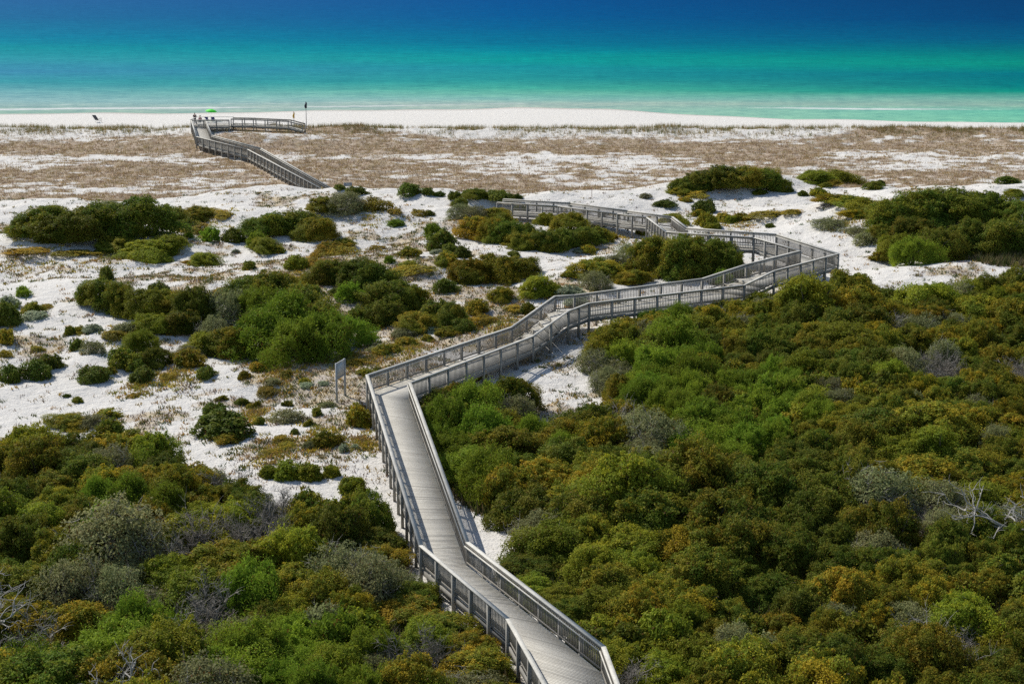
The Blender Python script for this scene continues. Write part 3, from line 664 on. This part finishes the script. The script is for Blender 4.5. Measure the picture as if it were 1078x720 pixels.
cand = np.array(cand); cz = hgt(cand[:, 0], cand[:, 1]); cu, cv = proj(cand[:, 0], cand[:, 1], cz)
ok = (inpoly(cu, cv, POLY_L) | inpoly(cu, cv, POLY_R) | (inpoly(cu, cv, POLY_D) & (cand[:, 0] > 45)))
dp, zd = path_near(cand[:, 0], cand[:, 1])
ok &= (dp > 2.1) & (cu > -45) & (cu < 1123) & (cv < 800)
cand, cz, cu, cv, dp, zd = cand[ok], cz[ok], cu[ok], cv[ok], dp[ok], zd[ok]
order = rng.permutation(len(cand)); grid = {}
existing = [(p['x'], p['y'], p['r']) for p in PLANTS]
for i in order:
    xx, yy = cand[i] + rng.uniform(-.25, .25, 2)
    nz = float(fbm(xx * .13, yy * .13, 201, 2)); R = .75 + 1.65 * nz * rng.uniform(.5, 1.4)
    R = min(R, dp[i] - .95)
    if any((cu[i] - qa) ** 2 + (cv[i] - qb) ** 2 < qr * qr for qa, qb, qr in ((490, 528, 20), (510, 590, 26), (600, 440, 34), (250, 505, 18), (1000, 430, 8))): continue
    if R < .6: continue
    bad = False
    for (px_, py_, pr_) in pts:
        if (px_ - xx) ** 2 + (py_ - yy) ** 2 < (.58 * (R + pr_)) ** 2: bad = True; break
    if bad: continue
    if any((ex - xx) ** 2 + (ey - yy) ** 2 < (.6 * (R + er)) ** 2 for ex, ey, er in existing if er > .8): continue
    pts.append((xx, yy, R))
    kind = None
    for fu, fv, fr, fk in FEAT:
        if (cu[i] - fu) ** 2 + ((cv[i] - 12 - fv) * 1.1) ** 2 < fr ** 2 and rng.uniform() < (.7 if fk != 'grey' else .5): kind = fk
    if kind is None:
        n2 = float(fbm(xx * .16 + 40, yy * .16, 301, 3)) + rng.uniform(-.2, .2)
        right_up = sstep(90, 115, yy)
        kind = 'oakd' if n2 < .40 + .05 * right_up else 'oako' if n2 < .50 else 'myrt' if n2 < .58 else 'gold' if n2 < .59 else 'oako' if n2 < .66 else 'gold' if n2 < .665 else 'grey' if n2 < .70 else 'oakd' if n2 < .79 else 'dead'
        if rng.uniform() < .02: kind = 'grey'
        if rng.uniform() < .03: kind = 'gold'
    h = R * rng.uniform(.65, 1.3) + .5
    if dp[i] - R < 2.2: h = min(h, max(zd[i] - cz[i] + .35, .9))
    if kind == 'dead': R = max(R * 1.1, 1.5); h *= 1.1
    add_plant(kind, xx, yy, float(hgt(xx, yy)), R * 1.12, R * rng.uniform(.95, 1.2), h, 'thicket')
print('thicket', len(pts), 'plants', len(PLANTS))

# two trees with pale dead limbs
def dead_tree(label, loc, size, seed, lean):
    rs = np.random.default_rng(seed)
    t = thing('dead_tree', label, 'tree', loc)
    mb = MB(); limbs = []
    def grow(m, p, d, L, r, lev):
        pts = [p]; q = p.copy(); dd = d.copy(); seg = 6
        for k in range(seg):
            dd = dd + rs.normal(size=3) * .26; dd /= np.linalg.norm(dd); q = q + dd * L / seg; q[2] = max(q[2], .2); pts.append(q.copy())
        m.tube(pts, [r * (1 - .75 * k / seg) for k in range(seg + 1)], 6 if lev < 1 else 4, rs.uniform(.9, 1.1))
        if lev < 3:
            for k in range(6 if lev < 2 else 4):
                nd = dd * .6 + sph(rs, 1)[0] * .9; nd[2] = nd[2] * .7 + .15; nd /= np.linalg.norm(nd); grow(m, pts[rs.integers(2, len(pts))], nd, L * rs.uniform(.45, .7), r * .5, lev + 1)
    base = np.array([0, 0, -.2]); top = np.array([lean[0] * .5, lean[1] * .5, size * .35])
    mb.tube([base, (base + top) / 2 + .08, top], [.14, .12, .10], 8); link('trunk', mb.mesh('trunk'), M_pale, t)
    for k in range(8):
        a = 6.283 * k / 8 + rs.uniform(-.4, .4); m2 = MB()
        d = np.array([math.cos(a) * .8 + lean[0] * .4, math.sin(a) * .8 + lean[1] * .4, rs.uniform(.15, .6)]); d /= np.linalg.norm(d)
        grow(m2, top, d, size * rs.uniform(.5, .75), .075, 1); link('limb', m2.mesh('limb'), M_pale, t)
gx, gy, gz = ground(1070, 588); dead_tree('dead tree with tangled pale white limbs standing in the thicket at the right edge', (gx, gy, gz), 3.5, 4, (-.1, .1))
gx, gy, gz = ground(130, 775); dead_tree('dead oak with pale curling limbs poking through the bright green shrubs at lower left', (gx, gy, gz), 2.9, 11, (.2, -.1))
gx, gy, gz = ground(-14, 690); dead_tree('dead snag with one long pale branch reaching in from the left edge', (gx, gy, gz), 3.6, 23, (.5, .1))

# ------------------------------------------------------------------ stuff: grass, ground plants, undergrowth
def blades(name, xs_, ys_, zs_, hmin, hmax, nb, wid, cols_, spread=.16, lean=.45, kind='stuff'):
    n = len(xs_); k = nb
    bx = np.repeat(xs_, k) + rng.normal(size=n * k) * spread; by = np.repeat(ys_, k) + rng.normal(size=n * k) * spread; bz = np.repeat(zs_, k) - .03
    a = rng.uniform(0, 2 * np.pi, n * k); H = rng.uniform(hmin, hmax, n * k) * np.repeat(rng.uniform(.7, 1.2, n), k)
    lx = np.cos(a) * lean * H * rng.uniform(.3, 1, n * k); ly = np.sin(a) * lean * H * rng.uniform(.3, 1, n * k)
    w = wid * rng.uniform(.6, 1.4, n * k); px_ = -np.sin(a + .7) * w; py_ = np.cos(a + .7) * w
    V = np.stack([np.stack([bx - px_, by - py_, bz], 1), np.stack([bx + px_, by + py_, bz], 1), np.stack([bx + lx, by + ly, bz + H], 1)], 1).reshape(-1, 3)
    c = np.asarray(cols_)[np.repeat(rng.integers(0, len(cols_), n), k)] * rng.uniform(.75, 1.25, (n * k, 1))
    me = mesh_from(name, V, np.arange(n * k * 3).reshape(-1, 3), np.repeat(c, 3, 0))
    return link(name, me, M_grass, kind=kind)
def scatter(n, y0, y1, dens, margin=6, far_clear=1.3):
    yy = rng.uniform(y0, y1, n); xx = rng.uniform(-1, 1, n) * (yy * .335 + margin)
    keep = rng.uniform(size=n) < dens(xx, yy)
    xx, yy = xx[keep], yy[keep]; dp, _ = path_near(xx, yy); k = dp > far_clear
    return xx[k], yy[k]
gx_, gy_ = scatter(76000, 172, 262, lambda a, b: .05 + .95 * cover_swale(a, b) * (b > 174))
blades('dune_grass', gx_, gy_, hgt(gx_, gy_), .12, .38, 7, .028, [(.50, .37, .22), (.42, .29, .15), (.36, .25, .16), (.48, .34, .13), (.33, .21, .14), (.50, .39, .26), (.38, .30, .09), (.28, .21, .15)], .2, .7)
gx_, gy_ = scatter(16000, 244, 262, lambda a, b: sstep(.34, .56, fbm(a * .25, b * .35, 401, 2)) * np.exp(-((b - 253) / 4.5) ** 2))
blades('sea_oats', gx_, gy_, hgt(gx_, gy_), .35, .9, 8, .022, [(.33, .27, .12), (.24, .20, .08), (.16, .17, .05), (.36, .25, .10)], .18, .35)
# plants of the open dunes
def tz(a, b):
    z_ = hgt(a, b); u_, v_ = proj(a, b, z_); return (inpoly(u_, v_, POLY_L) | inpoly(u_, v_, POLY_R) | inpoly(u_, v_, POLY_D))
gx_, gy_ = scatter(52000, 80, 172, lambda a, b: (.07 + .9 * cover_dune(a, b)) * (~tz(a, b)), 4, 1.1)
kk = rng.uniform(size=len(gx_)); zz_ = hgt(gx_, gy_)
s_ = kk < .45; blades('dry_grass', gx_[s_], gy_[s_], zz_[s_], .08, .28, 9, .030, [(.28, .20, .13), (.20, .14, .10), (.34, .24, .12), (.24, .17, .14)], .16, .9)
s_ = (kk >= .45) & (kk < .75) ; blades('golden_ground_plants', gx_[s_], gy_[s_], zz_[s_], .07, .24, 12, .045, [(.42, .27, .03), (.30, .22, .03), (.45, .25, .05), (.22, .2, .03)], .15, 1.0)
s_ = kk >= .75; blades('green_ground_plants', gx_[s_], gy_[s_], zz_[s_], .08, .26, 12, .045, [(.09, .12, .025), (.14, .15, .03), (.2, .24, .14), (.07, .10, .02)], .14, 1.0)
gp = []
for u_, v_, r_ in ((362, 378, 26), (405, 374, 24), (430, 366, 20), (350, 462, 30), (388, 466, 16), (292, 478, 26), (200, 242, 30), (226, 228, 16), (30, 272, 34), (110, 272, 40), (300, 395, 26), (265, 440, 16), (330, 285, 30), (650, 250, 24), (770, 236, 24), (420, 330, 20), (150, 405, 20), (500, 505, 22), (900, 236, 20), (520, 345, 24), (395, 228, 30), (610, 248, 30), (130, 350, 20), (190, 395, 24)):
    px0, py0, pz0 = ground(u_, v_); s0 = F / py0; n0 = 85
    gp.append(np.stack([px0 + rng.normal(size=n0) * r_ / s0 * .62, py0 + rng.normal(size=n0) * r_ / s0 * 1.1], 1))
gp = np.concatenate(gp); dp_, _z = path_near(gp[:, 0], gp[:, 1]); gp = gp[dp_ > 1.3]
blades('golden_carpet', gp[:, 0], gp[:, 1], hgt(gp[:, 0], gp[:, 1]), .08, .24, 16, .05, [(.55, .42, .04), (.42, .34, .04), (.52, .32, .07), (.30, .30, .05), (.36, .26, .12)], .2, 1.0)
# undergrowth between thicket bushes
gx_, gy_ = scatter(60000, 50, 152, lambda a, b: .9 * tz(a, b), 3, 1.9)
blades('undergrowth', gx_, gy_, hgt(gx_, gy_), .2, .75, 9, .05, [(.07, .09, .02), (.10, .11, .025), (.16, .12, .06), (.12, .10, .03), (.05, .07, .015), (.22, .17, .09)], .25, .7)

# ------------------------------------------------------------------ notice board and markers
M_metal = plain('grey_board_frame', (.36, .37, .37), .5)
M_panel = plain('faded_notice_panel', (.42, .44, .44), .45)
def notice_board(label, L, R, H, ph, group=None):
    a = np.array(L); b = np.array(R); m_ = (a + b) / 2; z0 = float(hgt(m_[0], m_[1]))
    t = thing('notice_board', label, 'sign', (m_[0], m_[1], z0)); ang = math.atan2(b[1] - a[1], b[0] - a[0]); hw = np.linalg.norm(b - a) / 2
    t.rotation_euler = (0, 0, ang)
    for s in (-1, 1):
        mb = MB(); mb.post(0, 0, -.4, H, .10); link('post', mb.mesh('post'), M_metal, t, loc=(s * hw, 0, 0))
    mb = MB(); mb.bar((-hw + .05, 0, H - .08 - ph / 2), (hw - .05, 0, H - .08 - ph / 2), .04, ph); link('panel', mb.mesh('panel'), M_panel, t)
    mb = MB()
    for zz in (H - .05, H - .11 - ph): mb.bar((-hw, 0, zz), (hw, 0, zz), .07, .07)
    link('frame', mb.mesh('frame'), M_metal, t)
A = ground(354.8, 424); B = ground(363.5, 418)
notice_board('grey notice board on two posts standing in the sand beside the near boardwalk bend', A[:2], B[:2], 2.45, .9)
G1 = at(366, 199, 3.6)
notice_board('small blue-grey sign seen behind a round bush where the far boardwalk emerges', (G1[0] - .4, G1[1]), (G1[0] + .45, G1[1] + .15), 1.5, .7)
M_stake = plain('reddish_stake', (.28, .16, .12), .7)
gx, gy, gz = ground(623, 208)
mb = MB(); mb.post(0, 0, -.3, .95, .05); mb.post(0, 0, .95, 1.0, .07)
o = link('marker_stake', mb.mesh('marker_stake'), M_stake, loc=(gx, gy, gz)); o['label'] = 'thin reddish marker stake upright in bare white sand behind the boardwalk'; o['category'] = 'stake'

# ------------------------------------------------------------------ flags, umbrella, chairs
M_yel = plain('yellow_cloth', (.62, .36, .05), .8); M_dark = plain('dark_cloth', (.03, .035, .05), .8); M_pole = plain('grey_pole', (.22, .21, .19), .5); M_green = plain('bright_green_cloth', (.06, .75, .03), .7)
M_navy = plain('navy_canvas', (.03, .04, .13), .8); M_alu = plain('aluminium_tube', (.5, .5, .52), .35, .8)
def furled_flag(label, x, y, ztop, zb, mat, fl, name='flag_pole'):
    z0 = float(hgt(x, y)); t = thing(name, label, 'flag', (x, y, z0))
    mb = MB(); mb.tube([(0, 0, -.4), (0, 0, (ztop - z0) * .5), (0, 0, ztop - z0)], [.06, .05, .035], 8); link('pole', mb.mesh('pole'), M_pole, t)
    mb = MB(); zt = ztop - z0 - .05; n_ = 7; pts_ = []; rad = []
    for k in range(n_):
        f_ = k / (n_ - 1); pts_.append((.05 * math.sin(f_ * 7), .03 * math.cos(f_ * 5), zt - fl * f_)); rad.append(.05 + (.15 if mat is M_dark else .10) * math.sin(min(f_ * 1.15, 1) * math.pi * .62) * (1 if k < n_ - 1 else .45))
    mb.tube(pts_, rad, 9); link('flag', mb.mesh('flag'), mat, t)
yb = YQ + 4.6
furled_flag('yellow furled flag on a short pole at the end of the beach ramp rail', (308.5 - CX) / F * 248.5, yb - .9, 6.9, 0, M_yel, 1.0)
furled_flag('tall thin pole with a dark furled flag beyond the ramp end', (321.5 - CX) / F * 250.8, yb + 1.5, 8.2, 0, M_dark, 1.0)
def umbrella(x, y):
    z0 = float(hgt(x, y)); t = thing('beach_umbrella', 'bright green beach umbrella open over two navy chairs near the water', 'umbrella', (x, y, z0)); t.rotation_euler = (.05, .1, 0)
    mb = MB(); mb.tube([(0, 0, -.3), (0, 0, 2.1)], [.022, .02], 8); link('pole', mb.mesh('pole'), M_alu, t)
    V = []; Fc = []; n_ = 16
    for k, (r_, z_) in enumerate([(.03, 2.16), (.35, 2.10), (.7, 1.98), (1.0, 1.80), (.98, 1.72)]):
        for j in range(n_):
            a_ = 6.2832 * j / n_; V.append((r_ * math.cos(a_) * (1 - .04 * (j % 2) * (k > 0)), r_ * math.sin(a_) * (1 - .04 * (j % 2) * (k > 0)), z_))
    for k in range(4):
        for j in range(n_): Fc.append((k * n_ + j, k * n_ + (j + 1) % n_, (k + 1) * n_ + (j + 1) % n_, (k + 1) * n_ + j))
    link('canopy', mesh_from('canopy', V, Fc), M_green, t)
    mb = MB()
    for j in range(8):
        a_ = 6.2832 * j / 8; mb.tube([(0, 0, 1.7), (.5 * math.cos(a_), .5 * math.sin(a_), 1.98)], [.01, .01], 4)
    link('ribs', mb.mesh('ribs'), M_alu, t)
p = at(222, 117, 3.5); umbrella(float(p[0]), 286.0)
def chair(label, x, y, rz, mat, rec=.45, sc=1.0):
    z0 = float(hgt(x, y)); t = thing('beach_chair', label, 'chair', (x, y, z0), rz, 'beach chairs on the sand'); t.scale = (sc, sc, sc)
    mb = MB(); mb.bar((0, -.25, .30), (0, .27, .34), .56, .03, up=(0, 0, 1)); link('seat', mb.mesh('seat'), mat, t)
    mb = MB(); mb.bar((0, .28, .34), (0, .28 + .75 * rec, .34 + .72), .56, .03, up=(0, -1, .3)); link('backrest', mb.mesh('backrest'), mat, t)
    for s in (-.31, .31):
        mb = MB(); mb.tube([(s, -.25, 0), (s, -.27, .5), (s, .35, .55)], [.014] * 3, 6); mb.tube([(s, -.25, .3), (s, .28, .33), (s, .30 + .75 * rec, 1.08)], [.014] * 3, 6); mb.tube([(s, .42, 0), (s, -.2, .34)], [.014] * 2, 6)
        link('side_frame', mb.mesh('side_frame'), M_pole, t)
    for s in (-.33, .33):
        mb = MB(); mb.bar((s, -.28, .56), (s, .30, .58), .06, .025); link('armrest', mb.mesh('armrest'), mat, t)
def xat(u, y): return (u - CX) / F * (y * cp - (2.5 - ZC) * sp)
chair('navy beach chair under the green umbrella, nearer its pole on the left', xat(217.5, 282), 282, math.pi + .1, M_navy)
chair('navy beach chair under the right side of the green umbrella', xat(225, 282), 282, math.pi - .1, M_navy)
chair('dark reclining chair alone on the beach far left of the boardwalk platform', xat(103.5, 283), 283, 2.7, M_dark, .8, 1.3)
chair('dark reclined beach chair behind the platform ramp, leaning left one', xat(284, 272), 272, -1.5, M_dark, .9, 1.2)
chair('dark reclined beach chair behind the platform ramp, small right one', xat(288.5, 274), 274, -1.6, M_dark, .8)

# ------------------------------------------------------------------ people on the platform
def skinned(name, V, E, R, mat, parent=None, sub_=1):
    me = bpy.data.meshes.new(name); me.from_pydata(V, E, [])
    o = link(name, me, mat, parent); md = o.modifiers.new('skin', 'SKIN'); md.use_smooth_shade = True
    for i, r in enumerate(R): me.skin_vertices[0].data[i].radius = (r, r) if not isinstance(r, tuple) else r
    me.skin_vertices[0].data[0].use_root = True
    s = o.modifiers.new('sub', 'SUBSURF'); s.levels = s.render_levels = sub_; return o
M_skin = plain('skin', (.48, .28, .19), .55, nz=.05); M_pink = plain('pink_cloth', (.55, .28, .30), .8); M_tan = plain('tan_hat', (.5, .4, .27), .8); M_hair = plain('dark_hair', (.03, .02, .015), .7); M_jean = plain('dark_trousers', (.04, .045, .07), .8)
def person(label, loc, rz, sit, shirt, pants, hat):
    t0 = .93 if not sit else .50
    hip = np.array([0, 0, t0]); ch = hip + [0, .02, .38]; nk = hip + [0, 0, .55]; hd = hip + [0, -.02, .68]; tp = hip + [0, -.01, .80]
    V = [tuple(hip), tuple(ch), tuple(nk), tuple(hd), tuple(tp)]; E = [(0, 1), (1, 2), (2, 3), (3, 4)]; R = [(.15, .11), (.17, .11), .055, .085, .07]
    for s in (-1, 1):
        b_ = len(V)
        if sit: V += [(s * .10, 0, t0 - .02), (s * .12, -.44, t0), (s * .12, -.44, .09), (s * .13, -.62, .03)]
        else: V += [(s * .10, 0, t0 - .08), (s * .11, -.02, .49), (s * .12, .02, .09), (s * .13, -.14, .03)]
        E += [(0, b_), (b_, b_ + 1), (b_ + 1, b_ + 2), (b_ + 2, b_ + 3)]; R += [.085, .06, .04, .035]
        b_ = len(V); z_ = t0
        V += [(s * .20, .01, z_ + .48), (s * .25, .04, z_ + .20), (s * .20, -.18, z_ + .08), (s * .17, -.25, z_ + .07)]
        E += [(1, b_), (b_, b_ + 1), (b_ + 1, b_ + 2), (b_ + 2, b_ + 3)]; R += [.06, .04, .032, .03]
    o = skinned('person', V, E, R, M_skin); o.location = loc; o.rotation_euler = (0, 0, rz); o['label'] = label; o['category'] = 'person'
    sh = skinned('shirt', [V[0], V[1], tuple(np.array(V[2]) - [0, 0, .06]), (-.20, .01, t0 + .48), (-.25, .04, t0 + .22), (.20, .01, t0 + .48), (.25, .04, t0 + .22)], [(0, 1), (1, 2), (1, 3), (3, 4), (1, 5), (5, 6)], [(.175, .135), (.19, .135), .075, .08, .06, .08, .06], shirt, o)
    if sit: P_ = [(-.10, 0, t0 - .02), (-.12, -.44, t0), (-.12, -.44, .15), (.10, 0, t0 - .02), (.12, -.44, t0), (.12, -.44, .15)]
    else: P_ = [(-.10, 0, t0 - .08), (-.11, -.02, .49), (-.12, .02, .14), (.10, 0, t0 - .08), (.11, -.02, .49), (.12, .02, .14)]
    skinned('trousers', [V[0]] + P_, [(0, 1), (1, 2), (2, 3), (0, 4), (4, 5), (5, 6)], [(.17, .13), .105, .078, .06, .105, .078, .06], pants, o)
    if hat:
        mb = MB(); mb.tube([(0, -.02, t0 + .74), (0, -.02, t0 + .755), (0, -.02, t0 + .76), (0, -.02, t0 + .87), (0, -.02, t0 + .89)], [.19, .19, .105, .095, .02], 14); link('sun_hat', mb.mesh('sun_hat'), M_tan, o)
    else: skinned('hair', [(0, .03, t0 + .66), (0, .01, t0 + .76), (0, -.02, t0 + .82)], [(0, 1), (1, 2)], [.085, .095, .06], M_hair, o)
zf = 5.0
person('person in dark clothes standing on the platform above the beach', (xat(204, YQ + 3) + .3, YQ + 3.1, zf), math.pi, False, M_dark, M_jean, False)
bx = xat(211.5, YQ + 3)
t = thing('bench', 'low wooden bench on the beach platform under the seated person', 'bench', (bx, YQ + 3.15, zf))
mb = MB(); mb.bar((-.7, 0, .42), (.7, 0, .42), .36, .045); link('seat', mb.mesh('seat'), M_cap, t)
for s in (-.55, .55):
    mb = MB(); mb.post(s, 0, 0, .4, .08, 0, 1, .3); link('leg', mb.mesh('leg'), M_post, t)
person('person in a pink shirt and tan sun hat sitting on the platform bench', (bx, YQ + 3.15, zf), math.pi + .4, True, M_pink, M_jean, True)

# ------------------------------------------------------------------ labels for the plants
LM = [  # landmarks in the photo: u, v, phrase
 (60, 245, 'in the big dark clump on the far left dune'), (150, 250, 'in the dark clump on the far left dune ridge'), (205, 235, 'at the golden fringe of the left dune clump'), (300, 250, 'in the dark clump below the far boardwalk'),
 (25, 330, 'on bare sand at the left edge'), (30, 395, 'on bare sand at the left edge, lower row'), (95, 400, 'on bare sand left of the central clump'), (150, 320, 'at the left end of the central dune clump'), (200, 345, 'in the middle of the central dune clump'), (290, 320, 'on top of the central dune clump'), (300, 365, 'at the front of the central dune clump'), (230, 275, 'on white sand above the central dune clump'), (150, 390, 'just below the central dune clump'), (90, 360, 'on speckled sand near the left edge'),
 (230, 450, 'on white sand above the lower left thicket'), (90, 455, 'at the top edge of the lower left thicket'), (310, 500, 'in the short row on sand left of the near ramp'), (310, 440, 'on speckled sand left of the notice board'), (378, 455, 'on sand just below the notice board'), (270, 410, 'on sand above the speckled patch'), (385, 385, 'on sand just above the notice board'), (385, 560, 'against the left rail of the near ramp'),
 (350, 222, 'on the mound at the end of the far boardwalk'), (440, 210, 'on the white crest right of the far boardwalk'), (515, 212, 'on the crest where the middle boardwalk fades out'), (510, 245, 'in the dark clump on the middle dune'), (580, 255, 'in the dark clump below the distant rail'), (640, 250, 'beside the distant rail of the middle boardwalk'), (460, 268, 'on the sandy slope of the middle dune'), (520, 290, 'in the olive clump on the middle slope'), (430, 290, 'on the low mat of the middle slope'), (375, 300, 'in the clump at the foot of the middle slope'), (420, 335, 'in the clump above the long boardwalk span'), (475, 345, 'at the right tip of the clump above the long span'), (410, 370, 'in the golden strip above the long boardwalk span'), (520, 335, 'on sand above the boardwalk stairs'), (590, 312, 'beside the top of the boardwalk stairs'), (640, 295, 'left of the big clump inside the hairpin'), (720, 275, 'in the big clump inside the hairpin turn'),
 (765, 195, 'in the mound clump at the edge of the grass flat'), (875, 190, 'in the bright strip on the grass flat'), (745, 235, 'on white sand behind the hairpin turn'), (820, 225, 'on the pale slope right of the hairpin turn'), (900, 225, 'on the left shoulder of the big right dune'), (895, 250, 'on the eroded slope of the big right dune'), (960, 230, 'on top of the big right dune'), (1050, 235, 'on the right part of the big right dune'), (960, 270, 'at the left foot of the big right dune'), (1030, 275, 'at the foot of the big right dune'), (1060, 200, 'on sand beyond the big right dune'), (920, 198, 'on sand at the far edge behind the right dune'),
]
# cells of the thicket
for (u, v, ph) in [(470, 450, 'beside the foot of the long boardwalk span'), (560, 440, 'in front of the sand pocket below the stairs'), (640, 390, 'right of the sand pocket below the stairs'), (700, 340, 'just below the upper boardwalk rail'), (780, 330, 'just below the ramp near the hairpin'), (880, 310, 'beside the hairpin corner post'), (960, 320, 'below the white sand path on the right'), (1050, 310, 'at the right edge below the big dune'),
   (720, 395, 'in the bright green patch of the upper thicket'), (810, 380, 'in the upper middle of the right thicket'), (890, 370, 'in the thicket below the hairpin corner'), (970, 380, 'in the upper right part of the thicket'), (1050, 390, 'at the right edge of the upper thicket'),
   (500, 500, 'right of the near ramp, by the golden patch'), (580, 500, 'between the near ramp and the thicket middle'), (660, 470, 'in the grey twiggy patch of the right thicket'), (740, 460, 'in the bright green heart of the right thicket'), (820, 460, 'in the middle of the right thicket'), (900, 460, 'in the dark patch of the right thicket'), (980, 460, 'right of the dark thicket patch'), (1055, 470, 'at the right edge above the dead tree'),
   (540, 590, 'next to the right rail of the nearest ramp'), (620, 580, 'a little right of the nearest ramp'), (700, 560, 'in the grey patch right of the nearest ramp'), (780, 550, 'in the lower middle of the right thicket'), (860, 550, 'left of the dead tree in the thicket'), (940, 560, 'a short way left of the dead tree'), (1010, 570, 'close to the dead tree at the right edge'), (1060, 600, 'directly below the dead tree'),
   (680, 660, 'right of the bottom corner of the boardwalk'), (760, 650, 'in the bottom middle of the right thicket'), (840, 650, 'along the bottom of the right thicket'), (920, 650, 'near the bottom right of the thicket'), (1000, 660, 'close to the bottom right corner'), (1060, 680, 'in the bottom right corner'), (700, 715, 'at the bottom edge right of the boardwalk'), (820, 715, 'at the bottom edge of the right thicket'), (940, 715, 'at the bottom edge towards the right corner'), (1050, 725, 'at the very bottom right corner'),
   (30, 500, 'at the top left of the left thicket'), (120, 500, 'on the upper edge of the left thicket'), (200, 510, 'on the upper right edge of the left thicket'), (290, 550, 'below the short row of sand bushes'), (40, 570, 'at the left edge of the left thicket'), (130, 570, 'in the bright patch of the left thicket'), (220, 570, 'in the middle of the left thicket'), (350, 590, 'in the left thicket near the near ramp'), (430, 630, 'beside the left rail of the nearest ramp'),
   (40, 640, 'at the left edge above the bright shrubs'), (130, 640, 'above the bright shrubs at lower left'), (220, 640, 'behind the grey twigs of the left thicket'), (310, 640, 'in the lower middle of the left thicket'), (390, 670, 'in the left thicket below the ramp bend'), (480, 690, 'below the left rail of the nearest ramp'), (50, 710, 'in the bottom left corner'), (140, 715, 'in the bright shrubs at the bottom left'), (240, 710, 'in the bright shrubs along the bottom edge'), (340, 715, 'along the bottom edge of the left thicket'), (450, 725, 'at the bottom edge left of the boardwalk')]:
    LM.append((u, v, ph))
groups = {}
for p in PLANTS:
    u, v = p['uv']; u = float(u); v = float(v); p['u'], p['v'] = u, v
    ph = min(LM, key=lambda L: (L[0] - u) ** 2 + ((L[1] - v) * 1.25) ** 2)[2]
    sz = 'small' if p['r'] < .8 else 'large' if p['r'] > 2.0 else ''
    kd = KN[p['kind']][1]
    base = (sz + ' ' + kd).strip() + ' ' + ph
    groups.setdefault(base, []).append(p)
ORD = ['leftmost', 'second', 'third', 'fourth', 'fifth', 'sixth', 'seventh', 'eighth', 'ninth', 'tenth', 'eleventh', 'twelfth']
long_ = 0
for base, L in groups.items():
    L.sort(key=lambda p: p['u'])
    for i, p in enumerate(L):
        lab = base
        if len(L) == 2: lab = base + (', left of two' if i == 0 else ', right of two')
        elif len(L) > 2:
            if i == 0: lab = base + ', leftmost'
            elif i == len(L) - 1: lab = base + ', rightmost'
            else: lab = base + ', ' + ORD[min(i, 11)] + ' from left'
        w = lab.split()
        if len(w) > 16:
            lab = lab.replace(' scrub oak', ' oak').replace('bright green feathery pine shrub', 'bright green pine shrub').replace('rounded dark rosemary bush', 'dark rosemary bush').replace('grey-green twiggy bush', 'grey twiggy bush').replace('low golden-brown shrub', 'low golden shrub').replace('yellow-green myrtle bush', 'yellow-green myrtle').replace('golden-tipped oak bush', 'golden-tipped oak').replace('pale silver-green plant', 'pale silvery plant').replace('bare grey dead bush', 'bare dead bush')
        if len(lab.split()) > 16: long_ += 1; lab = lab.replace(' the ', ' ')
        p['o']['label'] = lab; p['o']['category'] = KN[p['kind']][2]
        p['o']['group'] = 'shrubs of the dense coastal thicket' if p['zone'] == 'thicket' else 'shrubs scattered on the white dunes'
print('long', long_)

# ------------------------------------------------------------------ light, sky, camera
EL = math.radians(43); sun_dir = np.array([-.70, .71, 0]); sun_dir /= np.linalg.norm(sun_dir)
w = bpy.data.worlds.new('World'); bpy.context.scene.world = w; w.use_nodes = True; nt = w.node_tree
bg = nt.nodes['Background']; sk = nt.nodes.new('ShaderNodeTexSky'); sk.sky_type = 'NISHITA'; sk.sun_disc = False
sk.sun_elevation = EL; sk.sun_rotation = math.atan2(sun_dir[0], sun_dir[1]); sk.air_density = 1.0; sk.dust_density = .6
nt.links.new(sk.outputs[0], bg.inputs[0]); bg.inputs[1].default_value = .09
sl = bpy.data.lights.new('sun', 'SUN'); sl.energy = 3.6; sl.angle = math.radians(.5); sl.color = (1, .955, .88)
so = bpy.data.objects.new('sun', sl); C.objects.link(so)
from mathutils import Vector
D = Vector((sun_dir[0] * math.cos(EL), sun_dir[1] * math.cos(EL), math.sin(EL)))
so.rotation_euler = D.to_track_quat('Z', 'Y').to_euler(); so.location = (0, 0, 60)
cam = bpy.data.cameras.new('camera'); cam.sensor_width = 36; cam.lens = F / 1078 * 36; cam.clip_end = 20000; cam.clip_start = .5
co = bpy.data.objects.new('camera', cam); C.objects.link(co); co.location = (0, 0, ZC); co.rotation_euler = (math.pi / 2 - PIT, 0, 0)
sc = bpy.context.scene; sc.camera = co
sc.view_settings.view_transform = 'Standard'; sc.view_settings.look = 'None'; sc.view_settings.exposure = .4; sc.view_settings.gamma = 1
sc.render.engine = 'CYCLES'; sc.cycles.max_bounces = 5; sc.cycles.diffuse_bounces = 3; sc.cycles.transparent_max_bounces = 4
sc.cycles.use_denoising = False; sc.cycles.denoiser = 'OPENIMAGEDENOISE'; sc.cycles.denoising_input_passes = 'RGB_ALBEDO_NORMAL'
